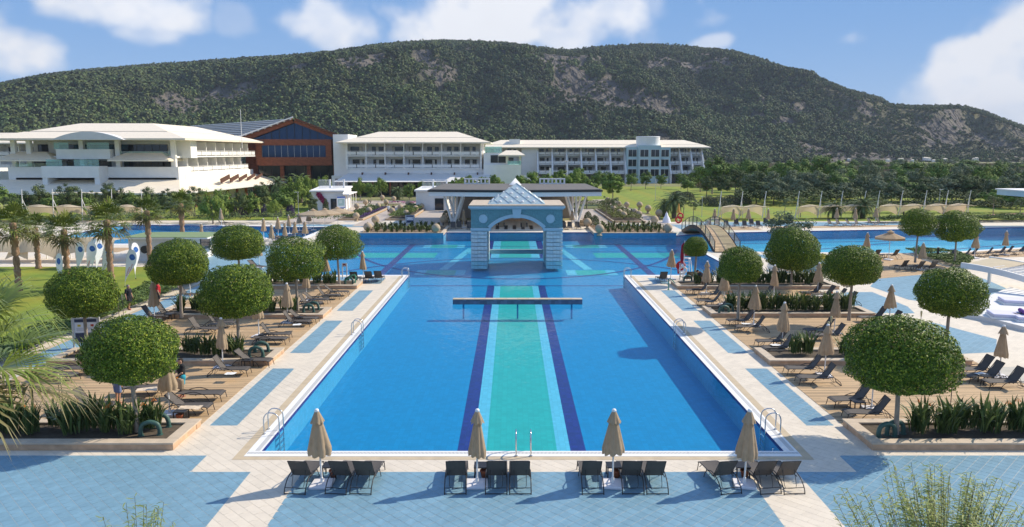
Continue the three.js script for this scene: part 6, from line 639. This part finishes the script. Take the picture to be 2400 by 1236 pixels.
  part('hair', blob([limb(mid(J.head, J.neck, -.4), rot([0, 1.7, -.02]), .085, .088), limb(rot([0, 1.7, -.03]), rot([0, 1.62, -.05]), .08, .07)], .02, .03), cl(o.hair || [.02, .015, .012]), t);
  for (const f of [J.ftL, J.ftR]) part('shoe', rbx(.09, .035, .26, f[0], Math.max(-.005, f[1] - .075), f[2] + .06, .015), cl(o.shoe || [.3, .05, .05]), t); for (const x of [-.033, .033]) part('eye', new THREE.SphereGeometry(.011, 8, 6).translate(...rot([x, 1.655, .112])), M.black, t); return t;
}
person(303, 726, 'man in dark T-shirt and shorts strolling along the path', { shirt: [.012, .013, .02], shorts: [.012, .012, .02], hair: [.2, .19, .18], shoe: [.45, .05, .06], knL: [-.1, .48, .14], ftL: [-.11, .08, .08], knR: [.1, .5, .02], ftR: [.11, .1, -.22] }, 1.2);
person(428, 929, 'man in black T-shirt and turquoise shorts holding a bag', { shirt: [.012, .012, .012], shorts: [.02, .3, .4], long: .65, elL: [-.24, 1.16, .1], haL: [-.1, 1.08, .3], elR: [.25, 1.16, .1], haR: [.12, 1.02, .28] }, -.7);
person(276, 946, 'bather in blue checked shorts standing half behind the clipped tree', { shirt: [.3, .3, .32], shorts: [.1, .15, .3], plaid: new THREE.MeshStandardMaterial({ color: C(.12, .17, .32), roughness: .9 }) }, 2.5);
person(372, 716, 'person in red shirt standing behind a folded parasol', { shirt: [.4, .012, .02], shorts: [.02, .02, .02] }, 2);
person(911, 503, 'walker in white shirt and navy shorts on the garden path', { shirt: [.75, .75, .75], shorts: [.015, .016, .03], w: 1.1, knL: [-.1, .5, .1], ftL: [-.11, .08, .05] }, .1); person(922, 503, 'walker all in dark clothes on the garden path', { shirt: [.015, .015, .03], shorts: [.015, .015, .03], knR: [.1, .5, .12], ftR: [.11, .08, .06] }, .1);
person(1648, 674, 'attendant in pale blue shorts leaning over the planter', { shirt: [.03, .03, .05], shorts: [.55, .65, .72], bend: .9, elL: [-.22, 1.2, .2], haL: [-.2, 1.0, .35], elR: [.22, 1.2, .2], haR: [.2, 1.0, .35], shoe: [.02, .02, .02] }, -1.2);
{ const p = at(412, 935), t = thing('beach_bag', 'orange and canvas beach bag held by the man in turquoise shorts', 'bag', [p[0] + .22, .42, p[2] - .05], -.7); part('body', rbx(.45, .5, .18, 0, 0, 0, .06), M.canvas, t); part('towel', rbx(.12, .5, .2, -.24, .05, 0, .05), std(C(.75, .25, .03), .9), t); part('handle', tube([[-.12, .48, 0], [-.06, .62, 0], [.06, .62, 0], [.12, .48, 0]], .012), M.dark, t); }
for (const [x, y, l, tn] of [[446, 958, 'cream towel crumpled on the lounger by the bag', 0], [345, 915, 'beige towel spread over a flat lounger by the bather', .2]]) { const p = at(x, y, .38); const q = [], n = 12; seed = 3; const hh = (i, j) => .02 + .07 * fbm(i * .35 + x, j * .5, 3); for (let i = 0; i < n; i++) for (let j = 0; j < 8; j++) q.push([[i, j], [i + 1, j], [i + 1, j + 1], [i, j + 1]].map(([a, b]) => [(a / n - .5) * .9, hh(a, b), (b / 8 - .5) * -.5])); const m = single('towel', quads(q), std(C(.62, .5, .37), .95, { side: THREE.DoubleSide }), l, 'towel', null, p, tn); }
for (const [x, y, l, tn] of [[1818, 810, 'on a lounger before the dense strap plants', .1], [1748, 760, 'on a lounger near the dense strap plants', -.2], [2300, 878, 'on a lounger behind the largest clipped tree', .3], [540, 877, 'on a lounger behind the bathers', 0], [696, 762, 'on a lounger beside the walking path', .2]]) { const p = at(x, y, .385); single('towel', (() => { const q = []; for (let i = 0; i < 8; i++) for (let j = 0; j < 5; j++) q.push([[i, j], [i + 1, j], [i + 1, j + 1], [i, j + 1]].map(([a, b]) => [(a / 8 - .5) * .5, .01 + .05 * fbm(a * .5 + x, b * .6, 3), (b / 5 - .5) * -.4])); return quads(q); })(), std(C(.74, .73, .7), .95, { side: THREE.DoubleSide }), 'small white towel left ' + l, 'towel', 'white towels on loungers', p, tn); }
pot(at(421, 985), 'terracotta pot under the table beside the towels', 'terracotta pots under side tables');
renderer.render(scene, camera);
